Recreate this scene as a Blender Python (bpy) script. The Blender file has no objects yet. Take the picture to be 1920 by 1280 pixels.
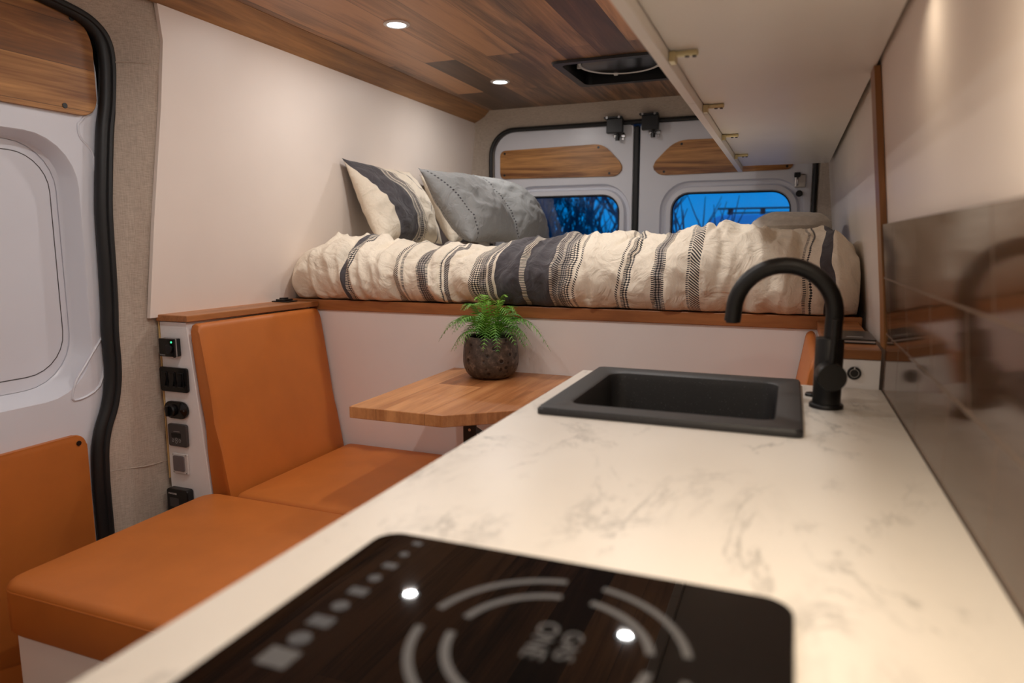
import bpy, bmesh, math, random
from mathutils import Vector, Matrix, noise

SC = bpy.context.scene
COL = SC.collection
R = random.Random(7)

# ------------------------------------------------------------------ camera
cam_d = bpy.data.cameras.new('camera')
cam_d.sensor_width = 36.0
cam_d.lens = 24.375
cam_d.clip_start = 0.02
cam_d.clip_end = 200
cam_d.dof.use_dof = True
cam_d.dof.focus_distance = 2.05
cam_d.dof.aperture_fstop = 2.8
cam = bpy.data.objects.new('camera', cam_d)
COL.objects.link(cam)
def _n(v): return Vector(v).normalized()
_Y = _n((1483 - 960, 640 - 455, 1300))
_X = _n((2333 + 960, 462 - 640, -1300))
_X = (_X - _Y * _X.dot(_Y)).normalized()
_Z = _X.cross(_Y)
if _Z[1] < 0: _Z = -_Z
CR = Matrix(((_X[0], _X[1], -_X[2]), (_Y[0], _Y[1], -_Y[2]), (_Z[0], _Z[1], -_Z[2])))
cam.matrix_world = Matrix.Translation((0, 0, 1.18)) @ CR.to_4x4()
SC.camera = cam

# ------------------------------------------------------------------ view and world
SC.view_settings.view_transform = 'Standard'
SC.view_settings.look = 'None'
SC.view_settings.gamma = 1
SC.view_settings.use_curve_mapping = False
SC.view_settings.exposure = 0.0
SC.cycles.max_bounces = 10
SC.cycles.diffuse_bounces = 6
SC.cycles.glossy_bounces = 4
SC.cycles.caustics_reflective = False
SC.cycles.caustics_refractive = False
SC.cycles.sample_clamp_indirect = 6.0

def lin(c):
    f = lambda x: x / 12.92 if x <= 0.04045 else ((x + 0.055) / 1.055) ** 2.4
    return tuple(f(v / 255.0) for v in c[:3]) + (1.0,)

W = bpy.data.worlds.new('dusk sky')
SC.world = W
W.use_nodes = True
wn, wl = W.node_tree.nodes, W.node_tree.links
bg = wn['Background']
tc = wn.new('ShaderNodeTexCoord'); sp = wn.new('ShaderNodeSeparateXYZ'); cr = wn.new('ShaderNodeValToRGB')
wl.new(tc.outputs['Generated'], sp.inputs[0]); wl.new(sp.outputs[2], cr.inputs[0]); wl.new(cr.outputs[0], bg.inputs[0])
cr.color_ramp.elements[0].color = lin((0, 134, 214)); cr.color_ramp.elements[0].position = 0.0
cr.color_ramp.elements[1].color = lin((0, 92, 190)); cr.color_ramp.elements[1].position = 0.6
bg.inputs[1].default_value = 1.0

# ceiling lamps (their light lives in the lamp builder further down, these are its numbers)
LAMP_W = 3.0
LAMP_COL = (1.0, 0.955, 0.92)
LAMPS = [(-1.18, 1.99), (-1.18, 2.83), (-0.42, 2.01), (-1.02, 0.98), (-0.42, 1.15), (-1.18, -0.55), (-0.42, -0.55)]  # last two are unseen fill lamps, added to brighten the panel under the bed
PUCK_W = (.18, 2.9)
PUCKS = [(0.075, 0.97), (0.05, 0.42)]

# ------------------------------------------------------------------ material helpers
def mat(name):
    m = bpy.data.materials.new(name); m.use_nodes = True
    nt = m.node_tree
    return m, nt.nodes, nt.links, nt.nodes['Principled BSDF']
def setp(b, **k):
    mp = {'rough': 'Roughness', 'metal': 'Metallic', 'spec': 'Specular IOR Level', 'coat': 'Coat Weight', 'sheen': 'Sheen Weight', 'crough': 'Coat Roughness'}
    for a, v in k.items(): b.inputs[mp[a]].default_value = v
def math_n(N, L, op, a, b=None, c=None):
    n = N.new('ShaderNodeMath'); n.operation = op
    for i, v in enumerate((a, b, c)):
        if v is None: continue
        if isinstance(v, (int, float)): n.inputs[i].default_value = v
        else: L.new(v, n.inputs[i])
    return n.outputs[0]
def objco(N, L, scale=(1, 1, 1), rot=(0, 0, 0)):
    t = N.new('ShaderNodeTexCoord'); m = N.new('ShaderNodeMapping')
    m.inputs['Scale'].default_value = scale; m.inputs['Rotation'].default_value = rot
    L.new(t.outputs['Object'], m.inputs[0]); return m.outputs[0]
def noise_n(N, L, co, scale, detail=4, rough=.5, dist=0):
    n = N.new('ShaderNodeTexNoise'); L.new(co, n.inputs['Vector'])
    n.inputs['Scale'].default_value = scale; n.inputs['Detail'].default_value = detail
    n.inputs['Roughness'].default_value = rough; n.inputs['Distortion'].default_value = dist
    return n.outputs['Fac']
def ramp(N, L, fac, stops, interp='LINEAR'):
    r = N.new('ShaderNodeValToRGB'); r.color_ramp.interpolation = interp
    e = r.color_ramp.elements
    e[0].position, e[0].color = stops[0][0], stops[0][1]
    e[1].position, e[1].color = stops[1][0], stops[1][1]
    for p, c in stops[2:]:
        x = e.new(p); x.color = c
    L.new(fac, r.inputs[0]); return r.outputs[0]
def mix(N, L, fac, a, b, mode='MIX'):
    m = N.new('ShaderNodeMix'); m.data_type = 'RGBA'; m.blend_type = mode
    for i, v in ((0, fac), (6, a), (7, b)):
        if isinstance(v, (int, float)): m.inputs[i].default_value = v
        elif isinstance(v, tuple): m.inputs[i].default_value = v
        else: L.new(v, m.inputs[i])
    return m.outputs[2]
def bump(N, L, B, h, strength=.3, dist=.002):
    n = N.new('ShaderNodeBump'); n.inputs['Strength'].default_value = strength; n.inputs['Distance'].default_value = dist
    L.new(h, n.inputs['Height']); L.new(n.outputs[0], B.inputs['Normal'])

def plain(name, c, rough=.5, var=.06, nscale=6, bscale=0, bstr=.2, bdist=.001, **k):
    m, N, L, B = mat(name)
    co = objco(N, L)
    d = tuple(x * (1 - var) for x in lin(c)[:3]) + (1,)
    u = tuple(min(1, x * (1 + var)) for x in lin(c)[:3]) + (1,)
    L.new(ramp(N, L, noise_n(N, L, co, nscale), [(.3, d), (.7, u)]), B.inputs['Base Color'])
    setp(B, rough=rough, **k)
    if bscale: bump(N, L, B, noise_n(N, L, co, bscale, 3), bstr, bdist)
    return m

def wood(name, dark, light, along='Y', rough=.35, plank=None, grain=1.0, tint=.5, acrossaxis=None, shift=0.0, coat=0.0, seamk=1.0):
    m, N, L, B = mat(name)
    t = N.new('ShaderNodeTexCoord'); s = N.new('ShaderNodeSeparateXYZ'); L.new(t.outputs['Object'], s.inputs[0])
    idx = 'XYZ'.index(along); rest = [i for i in range(3) if i != idx]
    if acrossaxis: a = 'XYZ'.index(acrossaxis); rest = [a] + [i for i in rest if i != a]
    A, C, D = s.outputs[idx], s.outputs[rest[0]], s.outputs[rest[1]]
    rnd = None
    if plank:
        w, l = plank
        cb = N.new('ShaderNodeCombineXYZ'); L.new(A, cb.inputs[0]); L.new(math_n(N, L, 'ADD', C, shift), cb.inputs[1])
        br = N.new('ShaderNodeTexBrick'); L.new(cb.outputs[0], br.inputs['Vector'])
        br.inputs['Color1'].default_value = (0, 0, 0, 1); br.inputs['Color2'].default_value = (1, 1, 1, 1)
        br.inputs['Mortar'].default_value = (0, 0, 0, 1)
        br.inputs['Scale'].default_value = 1; br.inputs['Mortar Size'].default_value = .0006
        br.inputs['Brick Width'].default_value = l; br.inputs['Row Height'].default_value = w
        br.offset = .37; br.offset_frequency = 2
        rnd = br.outputs['Color']; seam = br.outputs['Fac']
    cb = N.new('ShaderNodeCombineXYZ')
    L.new(math_n(N, L, 'MULTIPLY', A, 1.3 * grain), cb.inputs[0]); L.new(math_n(N, L, 'MULTIPLY', C, 14 * grain), cb.inputs[1])
    if rnd is not None: L.new(math_n(N, L, 'MULTIPLY', rnd, 23.0), cb.inputs[2])
    else: L.new(math_n(N, L, 'MULTIPLY', D, 6 * grain), cb.inputs[2])
    g1 = noise_n(N, L, cb.outputs[0], 1.0, 6, .6, 1.2)
    cb2 = N.new('ShaderNodeCombineXYZ')
    L.new(math_n(N, L, 'MULTIPLY', A, 5 * grain), cb2.inputs[0]); L.new(math_n(N, L, 'MULTIPLY', C, 160 * grain), cb2.inputs[1]); L.new(math_n(N, L, 'MULTIPLY', D, 60), cb2.inputs[2])
    g2 = noise_n(N, L, cb2.outputs[0], 1.0, 3, .6)
    f = math_n(N, L, 'ADD', math_n(N, L, 'MULTIPLY', g1, .75), math_n(N, L, 'MULTIPLY', g2, .25))
    if rnd is not None:
        f = math_n(N, L, 'ADD', f, math_n(N, L, 'MULTIPLY', math_n(N, L, 'SUBTRACT', rnd, .5), tint))
    dd = tuple(x * .55 for x in lin(dark)[:3]) + (1,)
    c = ramp(N, L, f, [(.25, dd), (.40, lin(dark)), (.62, lin(light)), (.85, tuple(min(1, x * 1.2) for x in lin(light)[:3]) + (1,))])
    if rnd is not None: c = mix(N, L, math_n(N, L, 'MULTIPLY', seam, seamk), c, tuple(x * .2 for x in lin(dark)[:3]) + (1,))
    L.new(c, B.inputs['Base Color'])
    setp(B, rough=rough, coat=coat)
    bump(N, L, B, g2, .12, .0006)
    return m

def marble(name):
    m, N, L, B = mat(name)
    co = objco(N, L, (1, .55, 1), (0, 0, .25))
    def veins(sc, dist, wdt, seed):
        mp = N.new('ShaderNodeMapping'); mp.inputs['Location'].default_value = (seed, seed * .7, 0); L.new(co, mp.inputs[0])
        n = noise_n(N, L, mp.outputs[0], sc, 8, .68, dist)
        return ramp(N, L, math_n(N, L, 'ABSOLUTE', math_n(N, L, 'SUBTRACT', n, .5)), [(0.0, (1, 1, 1, 1)), (wdt, (0, 0, 0, 1))])
    gate = ramp(N, L, noise_n(N, L, co, 5.0, 3), [(.47, (0, 0, 0, 1)), (.66, (1, 1, 1, 1))])
    gate2 = ramp(N, L, noise_n(N, L, co, 11.0, 4, .6), [(.50, (0, 0, 0, 1)), (.66, (1, 1, 1, 1))])
    v = math_n(N, L, 'MULTIPLY', veins(3.0, .9, .018, 3.1), gate)
    v = math_n(N, L, 'MAXIMUM', v, math_n(N, L, 'MULTIPLY', math_n(N, L, 'MULTIPLY', veins(7.0, .6, .030, 8.3), gate2), .7))
    blot = ramp(N, L, noise_n(N, L, co, 16, 6, .65, .5), [(.54, (0, 0, 0, 1)), (.70, (1, 1, 1, 1))])
    v = math_n(N, L, 'MAXIMUM', v, math_n(N, L, 'MULTIPLY', math_n(N, L, 'MULTIPLY', blot, gate), .5))
    base = ramp(N, L, noise_n(N, L, co, 3, 3), [(.35, lin((211, 203, 192))), (.65, lin((224, 217, 207)))])
    c = mix(N, L, math_n(N, L, 'MULTIPLY', v, .8), base, lin((128, 124, 118)))
    L.new(c, B.inputs['Base Color']); setp(B, rough=.36)
    return m

def tiles(name):
    m, N, L, B = mat(name)
    t = N.new('ShaderNodeTexCoord'); s = N.new('ShaderNodeSeparateXYZ'); L.new(t.outputs['Object'], s.inputs[0])
    cb = N.new('ShaderNodeCombineXYZ'); L.new(s.outputs[1], cb.inputs[0]); L.new(s.outputs[2], cb.inputs[1])
    br = N.new('ShaderNodeTexBrick'); L.new(cb.outputs[0], br.inputs['Vector'])
    br.inputs['Color1'].default_value = lin((80, 56, 40)); br.inputs['Color2'].default_value = lin((96, 69, 49))
    br.inputs['Mortar'].default_value = lin((126, 106, 90)); br.inputs['Scale'].default_value = 1
    br.inputs['Mortar Size'].default_value = .0017; br.inputs['Brick Width'].default_value = .2; br.inputs['Row Height'].default_value = .105
    L.new(br.outputs['Color'], B.inputs['Base Color'])
    setp(B, metal=.38, spec=.30)
    L.new(math_n(N, L, 'ADD', math_n(N, L, 'MULTIPLY', br.outputs['Fac'], .4), .10), B.inputs['Roughness'])
    n = noise_n(N, L, objco(N, L, (1, 1, .35)), 9, 2)
    h = math_n(N, L, 'ADD', math_n(N, L, 'MULTIPLY', br.outputs['Fac'], -.3), n)
    bump(N, L, B, h, .10, .0022)
    return m

def cloth(name, c, c2=None, rough=.9, weave=900, crinkle=.35, cscale=22, sheen=.2):
    m, N, L, B = mat(name)
    co = objco(N, L)
    c2 = c2 or tuple(int(v * .9) for v in c)
    L.new(ramp(N, L, noise_n(N, L, co, 60, 4, .6), [(.3, lin(c2)), (.7, lin(c))]), B.inputs['Base Color'])
    setp(B, rough=rough, sheen=sheen)
    h = math_n(N, L, 'ADD', math_n(N, L, 'MULTIPLY', noise_n(N, L, co, weave, 1), .08), noise_n(N, L, co, cscale, 4, .55, .5))
    bump(N, L, B, h, crinkle, .006)
    return m

CREAM = lin((238, 226, 206)); DARK = lin((74, 70, 74)); MID = lin((176, 166, 156)); INK = lin((52, 50, 54)); GREYP = lin((136, 137, 136))
# stripe language: base colour + pattern (h hatch, d diamonds, o dots, - none)
def striped(name, bands, width, base0=CREAM, warp=.010, crinkle=.8, vscale=1.0):
    """bands: (u0, u1, base, pattern) in metres along UV.x"""
    m, N, L, B = mat(name)
    uv = N.new('ShaderNodeUVMap'); s = N.new('ShaderNodeSeparateXYZ'); L.new(uv.outputs[0], s.inputs[0])
    U0, V = s.outputs[0], s.outputs[1]
    wn_ = noise_n(N, L, objco(N, L), 9, 2)
    U = math_n(N, L, 'ADD', U0, math_n(N, L, 'MULTIPLY', math_n(N, L, 'SUBTRACT', wn_, .5), warp))
    un = math_n(N, L, 'DIVIDE', U, width)
    segs = []; cur = 0.0
    for a, b, bc, p in bands:
        if a > cur + 1e-6: segs.append((cur, base0, '-'))
        segs.append((a, bc, p)); cur = b
    segs.append((cur, base0, '-'))
    chunks = []
    i = 0
    while i < len(segs):
        chunks.append(segs[i:i + 30]); i += 30
    col = typ = None
    PT = {'-': (0, 0, 0, 1), 'h': (1, 0, 0, 1), 'd': (0, 1, 0, 1), 'o': (0, 0, 1, 1)}
    for ch in chunks:
        st = [(x[0] / width, x[1]) for x in ch]; tt = [(x[0] / width, PT[x[2]]) for x in ch]
        if len(st) == 1: st.append((1.0, st[0][1])); tt.append((1.0, tt[0][1]))
        cc = ramp(N, L, un, st, 'CONSTANT'); cp = ramp(N, L, un, tt, 'CONSTANT')
        if col is None: col, typ = cc, cp
        else:
            g = math_n(N, L, 'GREATER_THAN', un, ch[0][0] / width)
            col = mix(N, L, g, col, cc); typ = mix(N, L, g, typ, cp)
    sp_ = N.new('ShaderNodeSeparateColor'); L.new(typ, sp_.inputs[0])
    tau = 6.2832
    Vs = math_n(N, L, 'MULTIPLY', V, vscale)
    sn = lambda x, per: math_n(N, L, 'SINE', math_n(N, L, 'MULTIPLY', x, tau / per))
    hatch = math_n(N, L, 'GREATER_THAN', sn(math_n(N, L, 'ADD', Vs, math_n(N, L, 'MULTIPLY', U, .8)), .0072), -.1)
    dia = math_n(N, L, 'GREATER_THAN', math_n(N, L, 'MULTIPLY', sn(math_n(N, L, 'ADD', Vs, math_n(N, L, 'MULTIPLY', U, .9)), .0150), sn(math_n(N, L, 'SUBTRACT', Vs, math_n(N, L, 'MULTIPLY', U, .9)), .0150)), -.05)
    dot = math_n(N, L, 'GREATER_THAN', sn(Vs, .0056), 0)
    ink = math_n(N, L, 'ADD', math_n(N, L, 'ADD', math_n(N, L, 'MULTIPLY', hatch, sp_.outputs[0]), math_n(N, L, 'MULTIPLY', dia, sp_.outputs[1])), math_n(N, L, 'MULTIPLY', dot, sp_.outputs[2]))
    c = mix(N, L, ink, col, INK)
    w2 = noise_n(N, L, objco(N, L), 260, 3)
    c = mix(N, L, .10, c, ramp(N, L, w2, [(.3, (.25, .25, .25, 1)), (.7, (1, 1, 1, 1))]), 'MULTIPLY')
    L.new(c, B.inputs['Base Color']); setp(B, rough=.9, sheen=.15)
    co = objco(N, L)
    h = math_n(N, L, 'ADD', math_n(N, L, 'MULTIPLY', noise_n(N, L, co, 900, 1), .05), noise_n(N, L, co, 13, 4, .5, 1.4))
    bump(N, L, B, h, crinkle, .020)
    return m

def emit(name, c, strength):
    m, N, L, B = mat(name)
    B.inputs['Base Color'].default_value = lin(c)
    B.inputs['Emission Color'].default_value = lin(c); B.inputs['Emission Strength'].default_value = strength
    return m

def glass(name, tint=(1, 1, 1, 1), refl=.08):
    m, N, L, B = mat(name)
    N.remove(B)
    t = N.new('ShaderNodeBsdfTransparent'); t.inputs[0].default_value = tint
    g = N.new('ShaderNodeBsdfGlossy'); g.inputs['Roughness'].default_value = .02
    fr = N.new('ShaderNodeFresnel'); fr.inputs[0].default_value = 1.45
    mx = N.new('ShaderNodeMixShader'); L.new(fr.outputs[0], mx.inputs[0]); L.new(t.outputs[0], mx.inputs[1]); L.new(g.outputs[0], mx.inputs[2])
    L.new(mx.outputs[0], N['Material Output'].inputs[0])
    return m

M = {}
M['wall'] = plain('white painted panel', (236, 224, 214), .42, .02, 4, 60, .06)
M['panel'] = plain('white board', (242, 238, 236), .45, .02, 4, 60, .05)
M['wallr'] = plain('brushed white panel', (230, 222, 214), .4, .03, 5, 40, .08)
M['cabinet'] = plain('white cabinet paint', (238, 235, 230), .35, .02, 5, 80, .06)
M['door'] = plain('white vehicle paint', (222, 224, 232), .32, .02, 3)
def mk_linen():
    m, N, L, B = mat('beige linen lining')
    a = noise_n(N, L, objco(N, L, (60, 60, 700)), 1, 3, .6); b = noise_n(N, L, objco(N, L, (420, 420, 25)), 1, 3, .6)
    w = math_n(N, L, 'ADD', math_n(N, L, 'MULTIPLY', a, .6), math_n(N, L, 'MULTIPLY', b, .4))
    L.new(ramp(N, L, w, [(.30, lin((158, 144, 130))), (.70, lin((208, 194, 178)))]), B.inputs['Base Color'])
    setp(B, rough=.95, sheen=.2)
    bump(N, L, B, math_n(N, L, 'ADD', math_n(N, L, 'MULTIPLY', w, .25), noise_n(N, L, objco(N, L), 9, 3, .5, .4)), .3, .006)
    return m
M['linen'] = mk_linen()
M['leather'] = plain('tan leather', (188, 107, 42), .5, .06, 10, 260, .16, .0008)
M['seam'] = plain('tan stitching', (120, 62, 26), .7)
M['ceil'] = wood('walnut plank ceiling', (104, 74, 52), (186, 136, 94), 'Y', .36, (.130, 1.5), .75, .42, 'X', .03)
M['trimw'] = wood('oiled walnut board', (124, 84, 46), (182, 130, 76), 'Y', .4, None, .7)
M['cherry'] = wood('cherry wood', (142, 88, 46), (186, 122, 70), 'X', .4, None, .8)
M['cherryY'] = wood('cherry wood board', (148, 92, 50), (190, 126, 74), 'Y', .4, None, .8)
M['cherryZ'] = wood('cherry wood strip', (120, 78, 38), (160, 106, 54), 'Z', .4, None, .8)
M['table'] = wood('oiled table wood', (166, 106, 62), (208, 148, 96), 'Y', .33, (.135, 5), .9, .26, 'X', .04, seamk=.35)
M['acacia'] = wood('acacia panel', (118, 70, 30), (206, 148, 84), 'X', .42, None, 1.5, .5, 'Z')
M['acaciaY'] = wood('acacia door panel', (134, 84, 38), (206, 150, 86), 'Y', .42, (.105, 3), .8, .2, 'Z')
M['marble'] = marble('veined white laminate')
M['tile'] = tiles('glossy brown tile')
M['rubber'] = plain('black rubber', (22, 22, 23), .5)
M['black'] = plain('black plastic', (16, 16, 17), .35)
M['blackg'] = plain('glossy black plastic', (9, 9, 10), .18)
M['dgrey'] = plain('dark grey plastic', (66, 62, 62), .4)
M['faucet'] = plain('matt black metal', (24, 23, 22), .42, .05, 6, 0, metal=.2)
M['chrome'] = plain('steel', (190, 190, 190), .25, .02, metal=1)
M['brass'] = plain('nickel hinge metal', (216, 204, 160), .3, .04, metal=.75)
M['ply'] = plain('plywood edge', (206, 172, 116), .6)
M['white'] = plain('white plastic', (214, 208, 204), .4)
M['print'] = plain('pale print', (150, 148, 146), .5)
M['green_led'] = emit('green led', (70, 255, 170), 1.2)
M['glass'] = glass('window glass', (.95, .98, 1, 1))

def mk_sink():
    m, N, L, B = mat('black granite composite')
    co = objco(N, L)
    sp = ramp(N, L, noise_n(N, L, co, 420, 2, .5), [(.66, (0, 0, 0, 1)), (.72, (1, 1, 1, 1))])
    L.new(mix(N, L, sp, lin((38, 37, 37)), lin((88, 84, 82))), B.inputs['Base Color'])
    setp(B, rough=.5); bump(N, L, B, noise_n(N, L, co, 300, 2), .15, .0005)
    return m
M['sink'] = mk_sink()
def mk_hob():
    m, N, L, B = mat('black ceramic glass')
    co = objco(N, L)
    L.new(ramp(N, L, noise_n(N, L, co, 3), [(.3, lin((8, 7, 7))), (.7, lin((11, 10, 10)))]), B.inputs['Base Color'])
    setp(B, rough=.02, spec=.42)
    return m
M['hob'] = mk_hob()
def mk_pot():
    m, N, L, B = mat('pitted dark stoneware')
    co = objco(N, L)
    vo = N.new('ShaderNodeTexVoronoi'); vo.inputs['Scale'].default_value = 48; vo.feature = 'F1'
    L.new(co, vo.inputs['Vector'])
    pit = ramp(N, L, vo.outputs['Distance'], [(.22, (1, 1, 1, 1)), (.34, (0, 0, 0, 1))])
    sel = ramp(N, L, noise_n(N, L, co, 26, 2), [(.46, (0, 0, 0, 1)), (.5, (1, 1, 1, 1))])
    pm = math_n(N, L, 'MULTIPLY', pit, sel)
    base = ramp(N, L, noise_n(N, L, co, 60, 5, .65), [(.3, lin((44, 38, 34))), (.55, lin((78, 68, 60))), (.72, lin((128, 114, 100)))])
    L.new(mix(N, L, pm, base, lin((22, 16, 14))), B.inputs['Base Color']); setp(B, rough=.45)
    bump(N, L, B, math_n(N, L, 'SUBTRACT', noise_n(N, L, co, 90, 3), math_n(N, L, 'MULTIPLY', pm, 1.5)), .5, .002)
    return m
M['pot'] = mk_pot()
def mk_leaf(name, a, b):
    m, N, L, B = mat(name)
    L.new(ramp(N, L, noise_n(N, L, objco(N, L), 40, 2), [(.35, lin(a)), (.65, lin(b))]), B.inputs['Base Color'])
    setp(B, rough=.5)
    B.inputs['Transmission Weight'].default_value = 0
    return m
M['leaf'] = mk_leaf('fern green', (66, 118, 38), (112, 168, 56))
M['leaf2'] = mk_leaf('young fern green', (96, 150, 40), (140, 190, 66))
M['soil'] = plain('potting soil', (40, 28, 20), .95, .3, 80, 200, .6, .004)
M['tree'] = plain('tree bark', (104, 104, 108), .9)
M['carp'] = plain('white car paint', (250, 250, 250), .35)
M['ground'] = plain('outdoor ground', (190, 192, 196), .95)
M['floor'] = wood('grey vinyl plank floor', (96, 84, 74), (140, 124, 108), 'Y', .5, (.15, 1.2), .8, .3, 'X')

# ------------------------------------------------------------------ mesh helpers
def link(o, parent=None):
    COL.objects.link(o)
    if parent is not None: o.parent = parent
    return o
def world_loc(p):
    v = Vector((0, 0, 0))
    while p is not None: v += p.location; p = p.parent
    return v
def obj(name, bm, m, parent=None, smooth=False, base=None):
    """bm in world coordinates; the origin goes to the parent's place or to base"""
    me = bpy.data.meshes.new(name)
    off = world_loc(parent) if parent is not None else Vector(base or (0, 0, 0))
    bmesh.ops.translate(bm, verts=bm.verts, vec=-off)
    bmesh.ops.recalc_face_normals(bm, faces=bm.faces)
    if smooth:
        for f in bm.faces: f.smooth = True
    bm.to_mesh(me); bm.free()
    if smooth:
        try: me.set_sharp_from_angle(angle=math.radians(40))
        except Exception: pass
    me.materials.append(m)
    o = bpy.data.objects.new(name, me); link(o, parent)
    if parent is None: o.location = off
    return o
def thing(name, label, cat, loc=(0, 0, 0), group=None):
    o = bpy.data.objects.new(name, None); o.empty_display_size = .05
    COL.objects.link(o); o.location = loc
    o['label'] = label; o['category'] = cat
    if group: o['group'] = group
    return o
def tag(o, label, cat, group=None):
    o['label'] = label; o['category'] = cat
    if group: o['group'] = group
    return o
def struct(o): o['kind'] = 'structure'; return o

def add_box(bm, x0, x1, y0, y1, z0, z1, bev=0, seg=2):
    vs = [bm.verts.new((x, y, z)) for x in (x0, x1) for y in (y0, y1) for z in (z0, z1)]
    q = [(0, 1, 3, 2), (4, 6, 7, 5), (0, 4, 5, 1), (2, 3, 7, 6), (0, 2, 6, 4), (1, 5, 7, 3)]
    fs = [bm.faces.new([vs[i] for i in f]) for f in q]
    if bev:
        es = list({e for f in fs for e in f.edges})
        bmesh.ops.bevel(bm, geom=es, offset=bev, segments=seg, profile=.5, affect='EDGES')
def box(x0, x1, y0, y1, z0, z1, bev=0, seg=2):
    bm = bmesh.new(); add_box(bm, x0, x1, y0, y1, z0, z1, bev, seg); return bm
def add_prism(bm, pts, axis, a, b, bev=0, seg=2):
    """pts: 2D outline; axis 'X': (y,z), 'Y': (x,z), 'Z': (x,y); extruded from a to b"""
    def P(p, t):
        return {'X': (t, p[0], p[1]), 'Y': (p[0], t, p[1]), 'Z': (p[0], p[1], t)}[axis]
    A = [bm.verts.new(P(p, a)) for p in pts]; Bv = [bm.verts.new(P(p, b)) for p in pts]
    n = len(pts); fs = [bm.faces.new(A), bm.faces.new(Bv[::-1])]
    for i in range(n): fs.append(bm.faces.new((A[i], A[(i + 1) % n], Bv[(i + 1) % n], Bv[i])))
    if bev:
        es = list(fs[0].edges) + list(fs[1].edges)
        bmesh.ops.bevel(bm, geom=es, offset=bev, segments=seg, profile=.5, affect='EDGES')
def prism(pts, axis, a, b, bev=0, seg=2):
    bm = bmesh.new(); add_prism(bm, pts, axis, a, b, bev, seg); return bm
def add_tube(bm, pts, r, n=12, caps=True, closed=False):
    pts = [Vector(p) for p in pts]
    rr = r if isinstance(r, (list, tuple)) else [r] * len(pts)
    rings = []
    prev = None
    for i, p in enumerate(pts):
        if closed: t = pts[(i + 1) % len(pts)] - pts[i - 1]
        else: t = pts[min(i + 1, len(pts) - 1)] - pts[max(i - 1, 0)]
        t.normalize()
        if prev is None:
            up = Vector((0, 0, 1)) if abs(t.z) < .9 else Vector((1, 0, 0))
            a = t.cross(up).normalized()
        else:
            a = (prev - t * prev.dot(t)).normalized()
        prev = a; b = t.cross(a)
        rings.append([bm.verts.new(p + (a * math.cos(k * 2 * math.pi / n) + b * math.sin(k * 2 * math.pi / n)) * rr[i]) for k in range(n)])
    m = len(rings)
    for i in range(m if closed else m - 1):
        A, Bq = rings[i], rings[(i + 1) % m]
        for k in range(n): bm.faces.new((A[k], A[(k + 1) % n], Bq[(k + 1) % n], Bq[k]))
    if caps and not closed:
        bm.faces.new(rings[0][::-1]); bm.faces.new(rings[-1])
def tube(pts, r, n=12, closed=False):
    bm = bmesh.new(); add_tube(bm, pts, r, n, True, closed); return bm
def add_lathe(bm, prof, c, axis=(0, 0, 1), n=32, cap=True):
    """prof: (radius, height) from bottom; along axis from c"""
    ax = Vector(axis).normalized()
    u = ax.orthogonal().normalized(); v = ax.cross(u); c = Vector(c)
    rings = []
    for r, h in prof:
        rings.append([bm.verts.new(c + ax * h + (u * math.cos(k * 2 * math.pi / n) + v * math.sin(k * 2 * math.pi / n)) * r) for k in range(n)])
    for A, Bq in zip(rings, rings[1:]):
        for k in range(n): bm.faces.new((A[k], A[(k + 1) % n], Bq[(k + 1) % n], Bq[k]))
    if cap:
        bm.faces.new(rings[0][::-1]); bm.faces.new(rings[-1])
def lathe(prof, c, axis=(0, 0, 1), n=32, cap=True):
    bm = bmesh.new(); add_lathe(bm, prof, c, axis, n, cap); return bm
def disc(c, axis, r, h, n=20, bev=.0):
    b = min(bev, r * .4, h * .45)
    return lathe([(r, 0), (r, h - b), (r - b, h)] if b else [(r, 0), (r, h)], c, axis, n)
def rrect(a0, a1, b0, b1, r, k=6):
    """rounded rectangle outline, r one number or four (from low-low going round)"""
    rs = r if isinstance(r, (list, tuple)) else (r,) * 4
    out = []
    cs = [(a0, b0, 1, 1, math.pi), (a1, b0, -1, 1, 1.5 * math.pi), (a1, b1, -1, -1, 0), (a0, b1, 1, -1, .5 * math.pi)]
    for (a, b, sa, sb, t0), q in zip(cs, rs):
        ca, cb_ = a + sa * q, b + sb * q
        for i in range(k + 1):
            t = t0 + i * math.pi / 2 / k
            out.append((ca + q * math.cos(t), cb_ + q * math.sin(t)))
    return out
def loft(rings, cap_first=False, cap_last=False):
    bm = bmesh.new()
    V = [[bm.verts.new(p) for p in r] for r in rings]
    n = len(rings[0])
    for A, Bq in zip(V, V[1:]):
        for k in range(n):
            vs = []
            for v in (A[k], A[(k + 1) % n], Bq[(k + 1) % n], Bq[k]):
                if v not in vs: vs.append(v)
            bm.faces.new(vs)
    if cap_first: bm.faces.new(V[0][::-1])
    if cap_last: bm.faces.new(V[-1])
    return bm
def YZ(x, pts): return [(x, p[0], p[1]) for p in pts]
def XZ(y, pts): return [(p[0], y, p[1]) for p in pts]
def XY(z, pts): return [(p[0], p[1], z) for p in pts]
def smooth_pts(pts, n=4):
    """Catmull-Rom through pts"""
    P = [Vector(p) for p in pts]; out = []
    for i in range(len(P) - 1):
        p0, p1, p2, p3 = P[max(i - 1, 0)], P[i], P[i + 1], P[min(i + 2, len(P) - 1)]
        for j in range(n):
            t = j / n
            out.append(.5 * ((2 * p1) + (p2 - p0) * t + (2 * p0 - 5 * p1 + 4 * p2 - p3) * t * t + (3 * p1 - p0 - 3 * p2 + p3) * t ** 3))
    out.append(P[-1]); return out
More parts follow.
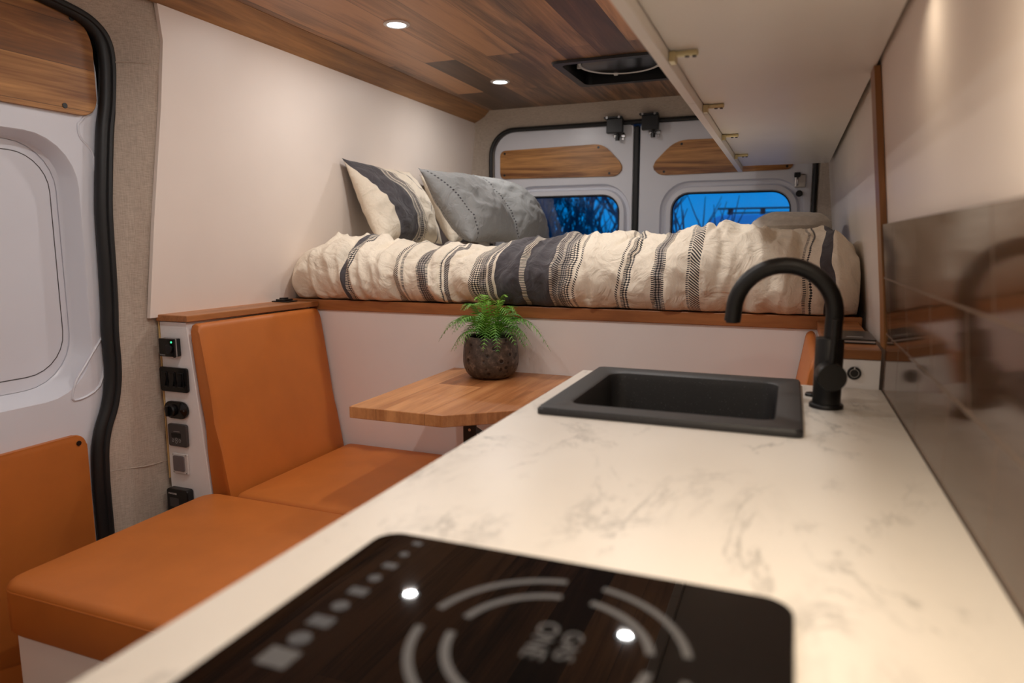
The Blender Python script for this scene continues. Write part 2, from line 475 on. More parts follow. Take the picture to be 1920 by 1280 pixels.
def text_mesh(name, s, size, m, parent, mw, depth=.0004):
    cu = bpy.data.curves.new(name, 'FONT'); cu.body = s; cu.size = size; cu.align_x = 'CENTER'; cu.align_y = 'CENTER'; cu.extrude = depth
    o = bpy.data.objects.new(name, cu); COL.objects.link(o)
    dg = bpy.context.evaluated_depsgraph_get()
    me = bpy.data.meshes.new_from_object(o.evaluated_get(dg)); bpy.data.objects.remove(o)
    me.transform(mw); me.transform(Matrix.Translation(-world_loc(parent)))
    me.materials.clear(); me.materials.append(m)
    q = bpy.data.objects.new(name, me); link(q, parent); return q

# ================================================================== SETTING
CZ = 1.86                      # ceiling height
def wx(z):                     # inner face of the left wall panel
    return -1.655 + (z - .974) / (1.811 - .974) * .07
def rx(z):                     # inner face of the right wall, leaning in towards the top
    return .186 if z < 1.0 else .186 - (z - 1.0) * .10

struct(obj('floor', box(-2.0, .4, -1.6, 3.7, -.05, 0), M['floor']))
# ceiling with the square hole of the roof vent
hole = (-.872, -.452, 2.615, 3.02)
outer = [(-1.49, -1.5), (.3, -1.5), (.3, 3.41), (-1.49, 3.41)]
hl = [(hole[0], hole[2]), (hole[1], hole[2]), (hole[1], hole[3]), (hole[0], hole[3])]
struct(obj('ceiling', loft([XY(CZ, outer), XY(CZ, hl), XY(CZ + .015, hl), XY(CZ + .015, outer), XY(CZ, outer)]), M['ceil']))
struct(obj('trim_1', prism([(-1.587, 1.808), (-1.488, CZ - .001), (-1.500, CZ + .016), (-1.600, 1.822)], 'Y', -1.5, 3.46, .0015, 1), M['trimw']))
# left wall panel (white board over the bench and bed)
bm = bmesh.new()
pl = [(.974, 1.418), (1.25, 1.436), (1.55, 1.462), (1.72, 1.470), (1.813, 1.452)]
ring_in = []
for z, y in pl: ring_in.append(((wx(z), y, z), (wx(z), 3.52, z)))
for dx in (0,):
    F = [[bm.verts.new(a), bm.verts.new(b)] for a, b in ring_in]
    G = [[bm.verts.new((a[0] - .012, a[1], a[2])), bm.verts.new((b[0] - .012, b[1], b[2]))] for a, b in ring_in]
    for i in range(len(F) - 1):
        bm.faces.new((F[i][0], F[i][1], F[i + 1][1], F[i + 1][0])); bm.faces.new((G[i][0], G[i + 1][0], G[i + 1][1], G[i][1]))
        bm.faces.new((F[i][0], F[i + 1][0], G[i + 1][0], G[i][0])); bm.faces.new((F[i][1], G[i][1], G[i + 1][1], F[i + 1][1]))
    bm.faces.new((F[0][0], G[0][0], G[0][1], F[0][1])); bm.faces.new((F[-1][0], F[-1][1], G[-1][1], G[-1][0]))
struct(obj('wall_left', bm, M['wall']))
# body sides behind everything, so no daylight leaks in
struct(obj('wall_outer', box(-1.88, -1.86, -1.6, 3.604, 0, 2.1), M['door']))
struct(obj('wall_outer', box(.38, .40, -1.6, 3.604, 0, 2.1), M['door']))
struct(obj('wall_rear_outer', loft([XZ(3.605, rrect(-1.95, .45, -.1, 2.10, .002, 8)), XZ(3.605, rrect(-1.507, .077, .62, 1.764, .02, 8)), XZ(3.63, rrect(-1.507, .077, .62, 1.764, .02, 8)), XZ(3.63, rrect(-1.95, .45, -.1, 2.10, .002, 8))]), M['door']))
struct(obj('wall_front', box(-1.9, .4, -1.62, -1.6, 0, 2.1), M['wall']))
struct(obj('wall_top', box(-1.9, .4, -1.6, 2.55, 2.02, 2.04), M['door']))
struct(obj('wall_top', box(-1.9, .4, 3.1, 3.604, 2.02, 2.04), M['door']))
struct(obj('wall_top', box(-1.9, -.92, 2.55, 3.1, 2.02, 2.04), M['door']))
struct(obj('wall_top', box(-.40, .4, 2.55, 3.1, 2.02, 2.04), M['door']))

# right wall: leaning white panel behind the cabinet and the bed
def leaning(y0, y1, z0, z1, off=0, th=.02, n=6):
    bm = bmesh.new(); A = []
    for i in range(n + 1):
        z = z0 + (z1 - z0) * i / n; x = rx(z) - off
        A.append([bm.verts.new((x, y0, z)), bm.verts.new((x, y1, z)), bm.verts.new((x + th, y1, z)), bm.verts.new((x + th, y0, z))])
    for a, b in zip(A, A[1:]):
        for k in range(4): bm.faces.new((a[k], a[(k + 1) % 4], b[(k + 1) % 4], b[k]))
    bm.faces.new(A[0][::-1]); bm.faces.new(A[-1]); return bm
struct(obj('wall_right', leaning(-1.6, 1.53, 0, 1.99), M['wall']))
struct(obj('wall_right_rear', leaning(1.53, 3.52, 0, 1.99, -.006), M['wallr']))

# linen lining: ribbon from the sliding-door seal to the wall panel, up and over the door
seal = [(1.268, .02), (1.268, .25), (1.268, .413), (1.268, .537), (1.273, .627), (1.286, .683), (1.310, .738), (1.325, .796), (1.331, .859), (1.331, .944), (1.336, 1.019), (1.339, 1.119),
        (1.340, 1.19), (1.342, 1.261), (1.348, 1.331), (1.364, 1.47), (1.378, 1.541), (1.386, 1.611), (1.388, 1.665), (1.381, 1.704), (1.360, 1.733), (1.320, 1.755), (1.253, 1.768),
        (1.15, 1.78), (.95, 1.79), (.60, 1.79), (-.2, 1.79), (-1.5, 1.79)]
seal = [(p.x, p.y) for p in smooth_pts([(a, b, 0) for a, b in seal], 4)]
bm = bmesh.new(); rows = []
for i, (y, z) in enumerate(seal):
    if z < 1.66 and y > 1.2: oy, oz_ = 1.50, z
    elif y > 1.18:
        t = min(1, max(0, (math.atan2(z - 1.60, y - 1.20)) / (math.pi / 2)))
        oy, oz_ = 1.50 - .32 * max(0, t - .55) / .45, min(1.90, 1.66 + .40 * t)
    else: oy, oz_ = y, 1.90
    row = []
    for k in range(13):
        t = k / 12
        yy = y + (oy - y) * t; zz = z + (oz_ - z) * t
        x = -1.70 + (wx(max(.9, zz)) - .0135 + 1.70) * math.sin(min(1, t * 1.35) * math.pi / 2)
        x += .0035 * noise.noise(Vector((yy * 14, zz * 9, 0))) + .003 * noise.noise(Vector((yy * 30, zz * 5, 3)))
        for zc in (.545, 1.53): # overlapping seams of the lining
            if y > 1.2 and zz > zc + .05 * (yy - 1.4) and zz < zc + .05 * (yy - 1.4) + .4: x += .003 * (1 if zz < zc + .05 * (yy - 1.4) + .02 else .5)
        row.append(bm.verts.new((x, yy, zz)))
    rows.append(row)
for a, b in zip(rows, rows[1:]):
    for k in range(12): bm.faces.new((a[k], a[k + 1], b[k + 1], b[k]))
struct(obj('wall_left_lining', bm, M['linen'], smooth=True))
def lin_x(z, t): return -1.70 + (wx(max(.9, z)) - .0135 + 1.70) * math.sin(min(1, t * 1.35) * math.pi / 2)
for (ya, za), (yb, zb) in (((1.272, .566), (1.49, .545)), ((1.392, 1.655), (1.49, 1.664))):
    pts = []
    for k in range(9):
        q = k / 8; y = ya + (yb - ya) * q; z = za + (zb - za) * q
        pts.append((lin_x(z, (y - ya + .004) / (1.50 - ya)) + .0010, y, z + .002 * math.sin(q * 9)))
    struct(obj('trim_2', tube(pts, .0024, 6), M['linen'], smooth=True))
# ribbed black door seal
st = thing('door_seal', 'thick black rubber seal curving around the sliding door opening', 'door seal', (-1.71, 1.35, .02))
bm = bmesh.new(); add_tube(bm, [(-1.706, y - .006, z) for y, z in seal], .0165, 10)
obj('seal_bead', bm, M['rubber'], st, smooth=True)
bm = bmesh.new(); add_tube(bm, [(-1.692, y + .006, z) for y, z in seal], .0085, 8)
obj('seal_lip', bm, M['rubber'], st, smooth=True)

# sliding door (door_1): pressed white panel, recess with window blank, wood and leather inserts
dr = thing('door_1', 'white sliding door', 'door', (-1.74, .6, .05)); del dr['label']; del dr['category']; struct(dr)
K = 7
ro = rrect(-1.3, 1.375, .05, 1.79, (.05, .02, .16, .16), K)
r1 = rrect(-.25, 1.290, .785, 1.452, (.14, .14, .13, .13), K)
r1b = rrect(-.246, 1.286, .789, 1.448, (.138, .138, .128, .128), K)
r2 = rrect(-.238, 1.278, .805, 1.440, (.135, .135, .12, .12), K)
r3 = rrect(-.232, 1.270, .812, 1.434, (.132, .132, .118, .118), K)
bm = loft([YZ(-1.80, ro), YZ(-1.735, ro), YZ(-1.722, [(a * .99 + .004, b * .99 + .009) for a, b in ro]), YZ(-1.722, r1), YZ(-1.728, r1b), YZ(-1.772, r2), YZ(-1.779, r3), YZ(-1.80, r3)])
obj('door_shell', bm, M['door'], dr, smooth=True)
r4 = rrect(-.2, 1.252, .846, 1.408, (.105, .105, .095, .095), K)
r5 = rrect(-.231, 1.269, .813, 1.433, (.131, .131, .117, .117), K)
obj('window_blank', loft([YZ(-1.799, r5), YZ(-1.781, r5), YZ(-1.780, [(.519+(a-.519)*.995, b) for a, b in r5])], False, True), M['door'], dr)
obj('blank_joint', tube(YZ(-1.7798, r4), .0012, 6, True), M['dgrey'], dr)
# pressed triangular ribs
for pts in ([(1.302, 1.485), (1.350, 1.535), (1.362, 1.53), (1.352, 1.38), (1.340, 1.375), (1.335, 1.42), (1.305, 1.455)],
            [(1.318, .930), (1.326, .90), (1.300, .800), (1.225, .775), (1.232, .82), (1.262, .860)]):
    q = smooth_pts([(-1.722, a, b) for a, b in pts + [pts[0]]], 4)
    obj('pressed_rib', tube(q[:-1], .0035, 6, True), M['door'], dr, smooth=True)
wp = obj('wood_insert', prism(rrect(-.9, 1.352, 1.508, 1.757, (.03, .045, .075, .05), 6), 'X', -1.722, -1.710, .002, 1), M['acaciaY'], dr)
for y, z in ((1.30, 1.742), (1.262, 1.524)): obj('screw', disc((-1.711, y, z), (1, 0, 0), .0065, .003), M['black'], wp)
lp = obj('leather_insert', prism(rrect(-.9, 1.238, .10, .686, (.02, .02, .03, .02), 5), 'X', -1.722, -1.706, .005, 2), M['leather'], dr, smooth=True)
obj('screw', disc((-1.707, 1.215, .664), (1, 0, 0), .0065, .003), M['black'], lp)

# rear: linen surround, seal, two doors with windows
K = 8
op = rrect(-1.520, .088, .55, 1.772, (.1, .1, .13, .13), K)
sur_in = [(a, b) for a, b in op]
def outer_ring(x0, x1, z0, z1): return rrect(x0, x1, z0, z1, .002, K)
bm = loft([XZ(3.40, outer_ring(-1.72, .20, .30, CZ + .012)), XZ(3.455, rrect(-1.60, .16, .45, 1.835, (.05, .05, .10, .10), K)), XZ(3.50, rrect(-1.545, .112, .53, 1.796, (.11, .11, .14, .14), K)), XZ(3.53, op), XZ(3.58, op)])
struct(obj('wall_rear', bm, M['linen'], smooth=True))
sl = obj('rear_door_seal', tube(XZ(3.512, rrect(-1.520, .088, .56, 1.772, (.1, .1, .13, .13), 12)), .0105, 8, True), M['rubber'], smooth=True, base=(-.7, 3.51, .56))
tag(sl, 'black rubber seal framing the two rear doors', 'door seal')
def rear_door(n, x0, x1, wx0, wx1, flip):
    d = thing('door_%d' % n, 'x', 'door', ((x0 + x1) / 2, 3.54, .6)); del d['label']; del d['category']; struct(d)
    rd = rrect(x0, x1, .6, 1.766, (.05, .05, .02 if not flip else .12, .12 if not flip else .02), K)
    ww = rrect(wx0, wx1, .98, 1.421, .085, K)
    g = lambda o: rrect(wx0 - o, wx1 + o, .98 - o, 1.421 + o, .085 + o, K)
    bm = loft([XZ(3.60, rd), XZ(3.535, rd), XZ(3.529, [(a + (.004 if a < (x0 + x1) / 2 else -.004), b - .003) for a, b in rd]),
               XZ(3.529, g(.058)), XZ(3.552, g(.052)), XZ(3.556, g(.036)), XZ(3.532, g(.027)), XZ(3.531, g(.006)), XZ(3.545, g(.0)), XZ(3.60, g(.0))])
    obj('door_shell', bm, M['door'], d, smooth=True)
    w = thing('window_%d' % n, 'x', 'window', (0, 0, 0)); del w['label']; del w['category']; struct(w)
    w.location = ((wx0 + wx1) / 2, 3.57, 1.2)
    obj('gasket', tube(XZ(3.548, g(.0)), .006, 6, True), M['rubber'], w, smooth=True)
    obj('pane', prism(g(-.001), 'Y', 3.560, 3.564), M['glass'], w)
    return d
d2 = rear_door(2, -1.508, -.752, -1.372, -.823, False)
d3 = rear_door(3, -.722, .078, -.557, -.009, True)
sp_ = obj('door_gap_seal', box(-.750, -.724, 3.522, 3.56, .6, 1.755, .006), M['rubber'], base=(-.737, 3.54, .6))
tag(sp_, 'vertical black seal between the two rear doors', 'door seal')
def insert(d, pts, screws, lab):
    o = obj('wood_insert', prism(pts, 'Y', 3.521, 3.530, .0015, 1), M['acacia'], d)
    for a, b in screws: obj('screw', disc((a, 3.522, b), (0, -1, 0), .006, .003), M['black'], o)
def round_poly(P, rs, k=5):
    out = []
    n = len(P)
    for i in range(n):
        p = Vector(P[i]); a = (Vector(P[i - 1]) - p).normalized(); b = (Vector(P[(i + 1) % n]) - p).normalized(); r = rs[i]
        for j in range(k + 1):
            t = j / k
            q = p + a * r * (1 - t) ** 2 + b * r * t ** 2
            out.append((q.x, q.y))
    return out
L_ = [(-1.470, 1.522), (-.815, 1.514), (-.805, 1.570), (-.905, 1.677), (-1.470, 1.668)]
insert(d2, round_poly(L_, [.03, .045, .03, .05, .03]), [(-1.445, 1.540), (-.872, 1.530), (-.93, 1.660), (-1.443, 1.652)], '')
R_ = [(-.008, 1.516), (-.008, 1.668), (-.545, 1.675), (-.655, 1.566), (-.640, 1.510)]
insert(d3, round_poly(R_, [.03, .03, .06, .03, .05]), [(-.598, 1.527), (-.516, 1.655), (-.04, 1.652), (-.034, 1.530)], '')
for x in (-.805, -.655):
    obj('rubber_plug', disc((x - .0, 3.529, 1.722 if x < -.7 else 1.725), (0, -1, 0), .006, .002), M['black'], d2 if x < -.7 else d3)
def bracket(x, z, side, txt):
    t = thing('door_latch', 'black steel latch bracket with roller at the top of the %s rear door' % txt, 'latch', (x, 3.50, z))
    obj('cover_plate', box(x - .041, x + .041, 3.470, 3.500, z - .038, z + .034, .004), M['black'], t)
    fl = obj('flange', box(x - .049, x + .041, 3.450, 3.480, z + .030, z + .038, .001), M['black'], t)
    for dx in (-.034, .026): obj('bolt', disc((x + dx, 3.452, z + .034), (0, -1, 0), .006, .003), M['chrome'], fl)
    obj('roller', disc((x + .012, 3.495, z - .072), (0, 0, 1), .011, .022, 16, .002), M['black'], t)
    obj('pin', disc((x + .012, 3.495, z - .055), (0, 0, 1), .006, .03), M['rubber'], t)
    obj('catch_plate', box(x - .015, x + .045, 3.522, 3.5285, z - .055, z - .036, .003), M['chrome'], t)
    obj('bolt', disc((x + .033, 3.523, z - .062), (0, -1, 0), .006, .006), M['chrome'], t)
bracket(-.838, 1.756, 1, 'left'); bracket(-.663, 1.762, 1, 'right')
t = thing('door_striker', 'small steel striker on the right edge of the right rear door', 'latch', (.020, 3.52, 1.47))
obj('backing_plate', box(.002, .050, 3.522, 3.529, 1.432, 1.492, .004), M['chrome'], t)
obj('striker_cap', box(-.002, .026, 3.508, 3.524, 1.478, 1.500, .004), M['black'], t)
obj('striker_loop', tube(smooth_pts([(.014, 3.523, 1.475), (.014, 3.500, 1.468), (.014, 3.500, 1.448), (.014, 3.523, 1.442)], 4), .004, 8), M['chrome'], t)
tag(obj('door_bumper', disc((.024, 3.529, 1.405), (0, -1, 0), .015, .012, 20, .003), M['rubber'], base=(.024, 3.529, 1.405)), 'round black rubber bumper below the striker on the right rear door', 'bumper')

# ================================================================== CEILING FITTINGS
names = {0: 'round white downlight in the ceiling, nearer of the two in view', 1: 'round white downlight in the ceiling near the roof vent, farther of the two in view',
         2: 'round white downlight beside the overhead cabinet', 3: 'round white ceiling downlight above the leather bench', 4: 'round white ceiling downlight above the worktop edge',
         5: 'unseen fill downlight added at the front by the sliding door', 6: 'unseen fill downlight added at the very front of the cabinet'}
for i, (x, y) in enumerate(LAMPS):
    t = thing('downlight', names[i], 'ceiling light', (x, y, CZ - .004), 'downlights in the plank ceiling')
    obj('bezel', lathe([(.041, .001), (.041, -.003), (.036, -.006), (.030, -.005), (.0295, .0)], (x, y, CZ), n=32, cap=False), M['white'], t, smooth=True)
    lens = obj('lens', disc((x, y, CZ - .0028), (0, 0, 1), .0300, .002, 32), emit('downlight lens', (235, 250, 255), 9.0), t)
    ld = bpy.data.lights.new('downlight glow', 'AREA'); ld.shape = 'DISK'; ld.size = .052
    ld.energy = LAMP_W; ld.color = LAMP_COL; ld.spread = math.radians(180)
    lo = bpy.data.objects.new('lamp_light', ld); COL.objects.link(lo); lo.parent = t; lo.location = (0, 0, -.0035)
for i, (x, y) in enumerate(PUCKS):
    t = thing('puck_light', 'small round lamp under the overhead cabinet, %s' % ('nearer the sink' if i == 0 else 'nearer the cab'), 'cabinet light', (x, y, 1.50))
    obj('puck_body', disc((x, y, 1.5), (0, 0, -1), .032, .008, 24, .002), M['white'], t)
    ld = bpy.data.lights.new('puck glow', 'AREA'); ld.shape = 'DISK'; ld.size = .04
    ld.energy = PUCK_W[i]; ld.color = (1.0, .84, .64); ld.spread = math.radians(150)
    lo = bpy.data.objects.new('lamp_light', ld); COL.objects.link(lo); lo.parent = t; lo.location = (0, 0, -.010)

t = thing('roof_vent', 'square black roof vent with white ring in the plank ceiling', 'vent', ((hole[0] + hole[1]) / 2, (hole[2] + hole[3]) / 2, CZ))
x0, x1, y0, y1 = hole
cx, cy = (x0 + x1) / 2, (y0 + y1) / 2
fo = rrect(x0 - .012, x1 + .012, y0 - .012, y1 + .012, .03, 5); fi = rrect(x0 + .022, x1 - .022, y0 + .022, y1 - .022, .03, 5)
obj('frame', loft([XY(CZ - .001, fo), XY(CZ - .010, [(cx + (a - cx) * .985, cy + (b - cy) * .985) for a, b in fo]), XY(CZ - .010, fi), XY(CZ + .125, fi)]), M['black'], t, smooth=True)
obj('lid', loft([XY(CZ + .125, [(cx + (a - cx) * 1.12, cy + (b - cy) * 1.12) for a, b in fi]), XY(CZ + .15, [(cx + (a - cx) * .9, cy + (b - cy) * .9) for a, b in fi])], True, True), M['rubber'], t)
ringpts = [(cx + .160 * math.cos(a), cy + .160 * math.sin(a)) for a in [k * math.pi / 24 for k in range(48)]]
rg = obj('ring', tube([(a, b, CZ + .024) for a, b in ringpts], .0065, 8, True), M['white'], t, smooth=True)
for a in (.5, 1.9, 3.2, 4.2, 5.4):
    obj('ring_clip', box(cx + .165 * math.cos(a) - .008, cx + .165 * math.cos(a) + .008, cy + .165 * math.sin(a) - .006, cy + .165 * math.sin(a) + .006, CZ + .014, CZ + .032, .002), M['white'], rg)
obj('fan_dome', lathe([(.150, .0), (.147, .035), (.12, .06), (.05, .075), (.001, .078)], (cx, cy, CZ + .02), n=36), M['blackg'], t, smooth=True)

# ================================================================== OVERHEAD CABINET
cb = thing('overhead_cabinet', 'long white overhead cabinet hanging above the worktop and bed', 'cabinet', (-.05, 1.4, 1.5))
obj('carcass', box(-.205, .128, -1.0, 3.14, 1.500, 1.515), M['cabinet'], cb)
obj('carcass_top', prism([(-.205, 1.5155), (.128, 1.5155), (.096, CZ - .005), (-.205, CZ - .005)], 'Y', -1.0, 3.14), M['cabinet'], cb)
ys = [-1.0, -.02, 1.065, 1.601, 2.50, 3.18]
for a, b in zip(ys, ys[1:]):
    d = obj('cabinet_door', box(-.226, -.207, a + .001, b - .001, 1.480, 1.845, .001, 1), M['cabinet'], cb)
for y in (.75, 1.244, 1.734, 2.218, 2.725):
    h = obj('hinge', box(-.2065, -.196, y - .013, y + .013, 1.4815, 1.4985, .001, 1), M['brass'], cb)
    obj('hinge_arm', box(-.200, -.160, y - .006, y + .006, 1.491, 1.4998, .002, 1), M['brass'], h)
    obj('screw', disc((-.178, y, 1.491), (0, 0, -1), .004, .002, 12), M['dgrey'], h)
    obj('screw', disc((-.166, y, 1.4915), (0, 0, -1), .0035, .003, 12), M['dgrey'], h)
tag(obj('wood_strip', leaning(1.466, 1.528, .980, 1.498, .012, .011), M['cherryZ'], base=(.17, 1.57, .98)), 'narrow upright cherry wood strip ending the brown tiles', 'trim strip')

# ================================================================== KITCHEN
tag(obj('tile_backsplash', leaning(-1.2, 1.4645, .9015, 1.213, .010, .0095), M['tile'], base=(.17, .2, .905)), 'glossy brown tiled splashback along the worktop', 'splashback')
kb = thing('kitchen_unit', 'white kitchen base unit under the marbled worktop', 'cabinet', (-.12, .3, 0))
for (a, b) in ((-1.2, -.3), (-.3, .6), (.6, 1.46)):
    s_ = obj('carcass', box(-.385, .165, a + .001, b - .001, .06, .62 if a > .5 else .866), M['cabinet'], kb)
    dd = obj('cabinet_door', box(-.404, -.386, a + .004, b - .004, .08, .855, .002), M['cabinet'], kb)
    obj('door_knob', disc((-.404, b - .06, .70), (-1, 0, 0), .012, .02, 16, .003), M['black'], dd)
obj('plinth', box(-.35, .165, -1.2, 1.46, 0, .06), M['dgrey'], kb)
# worktop with sink cut-out
wt_o = rrect(-.420, .1765, -1.2, 1.476, .004, 3); cut = rrect(-.355, .010, 1.075, 1.445, .02, 3)
ins = [(min(max(a, -.416), .1745), min(b, 1.473)) for a, b in wt_o]
o = obj('worktop', loft([XY(.866, cut), XY(.866, wt_o), XY(.896, wt_o), XY(.900, ins), XY(.900, cut), XY(.866, cut)]), M['marble'], base=(-.12, .2, .87))
tag(o, 'white laminate worktop with grey marble veins', 'worktop')
# sink
sk = thing('kitchen_sink', 'square black composite inset sink in the worktop', 'sink', (-.17, 1.26, .9))
so = lambda d, z: XY(z, rrect(-.379 + d, .031 - d, 1.055 + d, 1.470 - d, .012, 6))
si = lambda d, z: XY(z, rrect(-.337 + d, -.008 - d, 1.105 + d, 1.418 - d, .03, 6))
obj('basin', loft([so(.0, .9003), so(.0, .908), so(.003, .912), si(-.004, .912), si(0, .909), si(.003, .895), si(.008, .76), si(.025, .742), si(.13, .738), si(.14, .738)], False, True), M['sink'], sk, smooth=True)
obj('drain', lathe([(.032, 0), (.032, .003), (.026, .004), (.022, .002)], (-.172, 1.262, .7382), n=24), M['chrome'], sk, smooth=True)
# tap
tp = thing('kitchen_tap', 'matt black swan-neck mixer tap beside the sink', 'tap', (.070, 1.283, .9))
TX, TY = .070, 1.283
obj('base_flange', lathe([(.0275, .0), (.0275, .005), (.026, .007), (.0235, .0075)], (TX, TY, .9002), n=36), M['faucet'], tp, smooth=True)
obj('tap_body', lathe([(.0225, .0), (.0225, .112), (.0215, .1135), (.016, .1138)], (TX, TY, .907), n=36), M['faucet'], tp, smooth=True)
cxx, czz, rr = -.0065, 1.060, .0815
arc = [(TX + .004, TY, 1.018), (TX + .004, TY, 1.04)] + [(cxx + rr * math.cos(a), TY, czz + rr * math.sin(a)) for a in [k * math.pi / 22 for k in range(23)]] + [(cxx - rr - .001, TY, 1.050), (cxx - rr - .002, TY, 1.042)]
sp = obj('spout', tube(arc, .0142, 20), M['faucet'], tp, smooth=True)
obj('aerator', lathe([(.011, 0), (.011, .003)], (cxx - rr - .002, TY, 1.0395), n=20), M['black'], sp)
ax = Vector((.10, -1, .0)).normalized()
hc = Vector((TX - .002, TY, .962)) + ax * .018
kn = obj('lever_hub', lathe([(.0215, 0), (.0225, .004), (.0225, .040), (.0215, .042), (.0005, .0425)], hc, ax, n=36), M['faucet'], tp, smooth=True)
hp = hc + ax * .03
obj('lever', tube([hp + Vector((0, 0, .018)), hp + Vector((.001, .001, .055)), hp + Vector((.002, .002, .094))], .0052, 12), M['faucet'], kn, smooth=True)
tag(obj('hole_cap', disc((.050, 1.372, .9), (0, 0, 1), .012, .006, 20, .002), M['faucet'], base=(.05, 1.372, .9)), 'small flat black cap on the worktop behind the tap', 'cap')
# hob
hb = thing('induction_hob', 'black glass induction hob set in the worktop', 'hob', (-.165, .34, .9))
hr = rrect(-.347, .016, .03, .543, .022, 8)
obj('glass_plate', loft([XY(.9003, [(a * .99, b) for a, b in hr]), XY(.904, hr), XY(.9075, hr), XY(.9085, [(-.1655 + (a + .1655) * .994, .2865 + (b - .2865) * .996) for a, b in hr])], True, True), M['hob'], hb)
HX, HY, HZ = -.140, .414, .9087
def arc_band(r, w, a0, a1):
    bm = bmesh.new(); n = max(6, int((a1 - a0) / .06)); A = []
    for i in range(n + 1):
        a = a0 + (a1 - a0) * i / n
        A.append([bm.verts.new((HX + q * math.cos(a), HY + q * math.sin(a), z)) for q, z in ((r - w / 2, HZ), (r + w / 2, HZ), (r + w / 2, HZ + .0002), (r - w / 2, HZ + .0002))])
    for p, q in zip(A, A[1:]):
        for k in range(4): bm.faces.new((p[k], p[(k + 1) % 4], q[(k + 1) % 4], q[k]))
    bm.faces.new(A[0][::-1]); bm.faces.new(A[-1]); return bm
deg = math.radians
PRT = plain('grey hob print', (66, 63, 61), .5)
for r, g in ((.0935, 7), (.069, 9)):
    for a0, a1 in ((12, 82), (97, 170), (183, 259), (272, 359)):
        obj('printed_ring', arc_band(r, .0062, deg(a0 + g / 4), deg(a1 - g / 4)), PRT, hb)
Rz = Matrix.Rotation(deg(-90), 4, 'Z')
text_mesh('printed_logo', 'GAS', .019, PRT, hb, Matrix.Translation((-.127, .421, HZ)) @ Rz)
text_mesh('printed_logo', 'ONE', .022, PRT, hb, Matrix.Translation((-.147, .421, HZ)) @ Rz)
PR2 = plain('faint hob print', (52, 51, 52), .5)
for i in range(9):
    y = .338 + i * .0235; w = .011 - .0008 * i
    bm = bmesh.new()
    if i == 0: add_box(bm, -.314, -.290, y - .010, y + .010, HZ, HZ + .0002)
    elif i % 2: add_lathe(bm, [(w * .8, 0), (w * .8, .0002)], (-.303, y, HZ), n=20)
    else: add_box(bm, -.303 - w, -.303 + w, y - w * .7, y + w * .7, HZ, HZ + .0002)
    obj('touch_button', bm, PRT if i < 1 else PR2, hb)

# ================================================================== BED PLATFORM, LEDGES, BENCH BOXES
bp = thing('bed_platform', 'white bed platform with a cherry wood front edge', 'bed platform', (-.73, 2.0, 0))
obj('front_panel', box(-1.655, .180, 2.004, 2.020, 0, .951), M['panel'], bp)
obj('deck', box(-1.655, .180, 2.021, 3.38, .93, .975), M['cherry'], bp)
obj('edge_board', box(-1.652, .182, 1.996, 2.020, .952, .987, .002), M['cherry'], bp)

bxl = thing('bench_box', 'white box with switches behind the left leather backrest', 'bench box', (-1.6, 1.72, 0))
obj('box_body', prism([(-1.660, .0), (-1.497, .0), (-1.500, .40), (-1.560, .962), (-1.660, .962)], 'Y', 1.452, 1.994, .0015, 1), M['panel'], bxl)
obj('plywood_edge', prism([(-1.663, .50), (-1.6605, .50), (-1.6605, .962), (-1.663, .962)], 'Y', 1.449, 1.47), M['ply'], bxl)
obj('top_board', prism([(-1.664, 1.444), (-1.552, 1.444), (-1.512, 1.60), (-1.512, 1.993), (-1.664, 1.993)] if False else [(-1.662, 1.444), (-1.548, 1.444), (-1.522, 1.993), (-1.662, 1.993)], 'Z', .964, .982, .002, 2), M['cherryY'], bxl)
bxr = thing('bench_box', 'white box with a cherry top behind the right backrest, beside the tap', 'bench box', (.12, 1.72, 0))
obj('box_body', prism([(.060, .0), (.172, .0), (.172, .955), (.076, .955)], 'Y', 1.480, 1.994, .001, 1), M['panel'], bxr)
obj('top_board', box(.074, .172, 1.478, 1.995, .956, .976, .002), M['cherry'], bxr)

def cushion(name, label, outline, axis, a, b, bev=.016, seams=True, loc=None, group=None):
    t = thing(name, label, 'cushion', loc, group)
    bm = prism(outline, axis, a, b, bev, 4)
    # crowned faces
    obj('cover', bm, M['leather'], t, smooth=True)
    return t
# left backrest: slanted slab between box and bench
def slab(P, y0, y1, r=.014):
    """P: section corners (x,z) : front bottom, front top, back top, back bottom"""
    bm = bmesh.new(); ny = 14
    sec = []
    for i in range(4):
        p = Vector(P[i]); a = (Vector(P[i - 1]) - p).normalized(); b = (Vector(P[(i + 1) % 4]) - p).normalized()
        for j in range(5):
            t = j / 4; q = p + a * r * (1 - t) ** 2 + b * r * t ** 2; sec.append(q)
    # extra points on the front face for the crown
    full = []
    n = len(sec)
    for i in range(n):
        full.append(sec[i])
        d = (sec[(i + 1) % n] - sec[i])
        if d.length > .2:
            for k in range(1, 6): full.append(sec[i] + d * k / 6)
    cen = sum(full, Vector((0, 0))) / len(full)
    rings = []
    ts = [0, .012, .03, .06] + [.06 + .88 * k / 10 for k in range(1, 10)] + [.94, .97, .988, 1]
    for t in ts:
        y = y0 + (y1 - y0) * t
        e = min(t, 1 - t) * (y1 - y0)
        s = 1 - .012 * max(0, 1 - e / .014) ** 2 * 1.4
        ring = []
        for q in full:
            p = cen + (q - cen) * s
            off = q - cen
            if e < .014:
                k = (1 - math.sqrt(max(0, 1 - (1 - e / .014) ** 2))) * .010
                p = p - off.normalized() * k
            ring.append((p.x, y, p.y))
        rings.append(ring)
    return loft(rings, True, True)
t = thing('backrest_cushion', 'tan leather backrest cushion leaning beside the switch panel', 'cushion', (-1.47, 1.72, .49))
obj('cover', slab([(-1.421, .400), (-1.517, .958), (-1.548, .960), (-1.494, .400)], 1.452, 1.990), M['leather'], t, smooth=True)
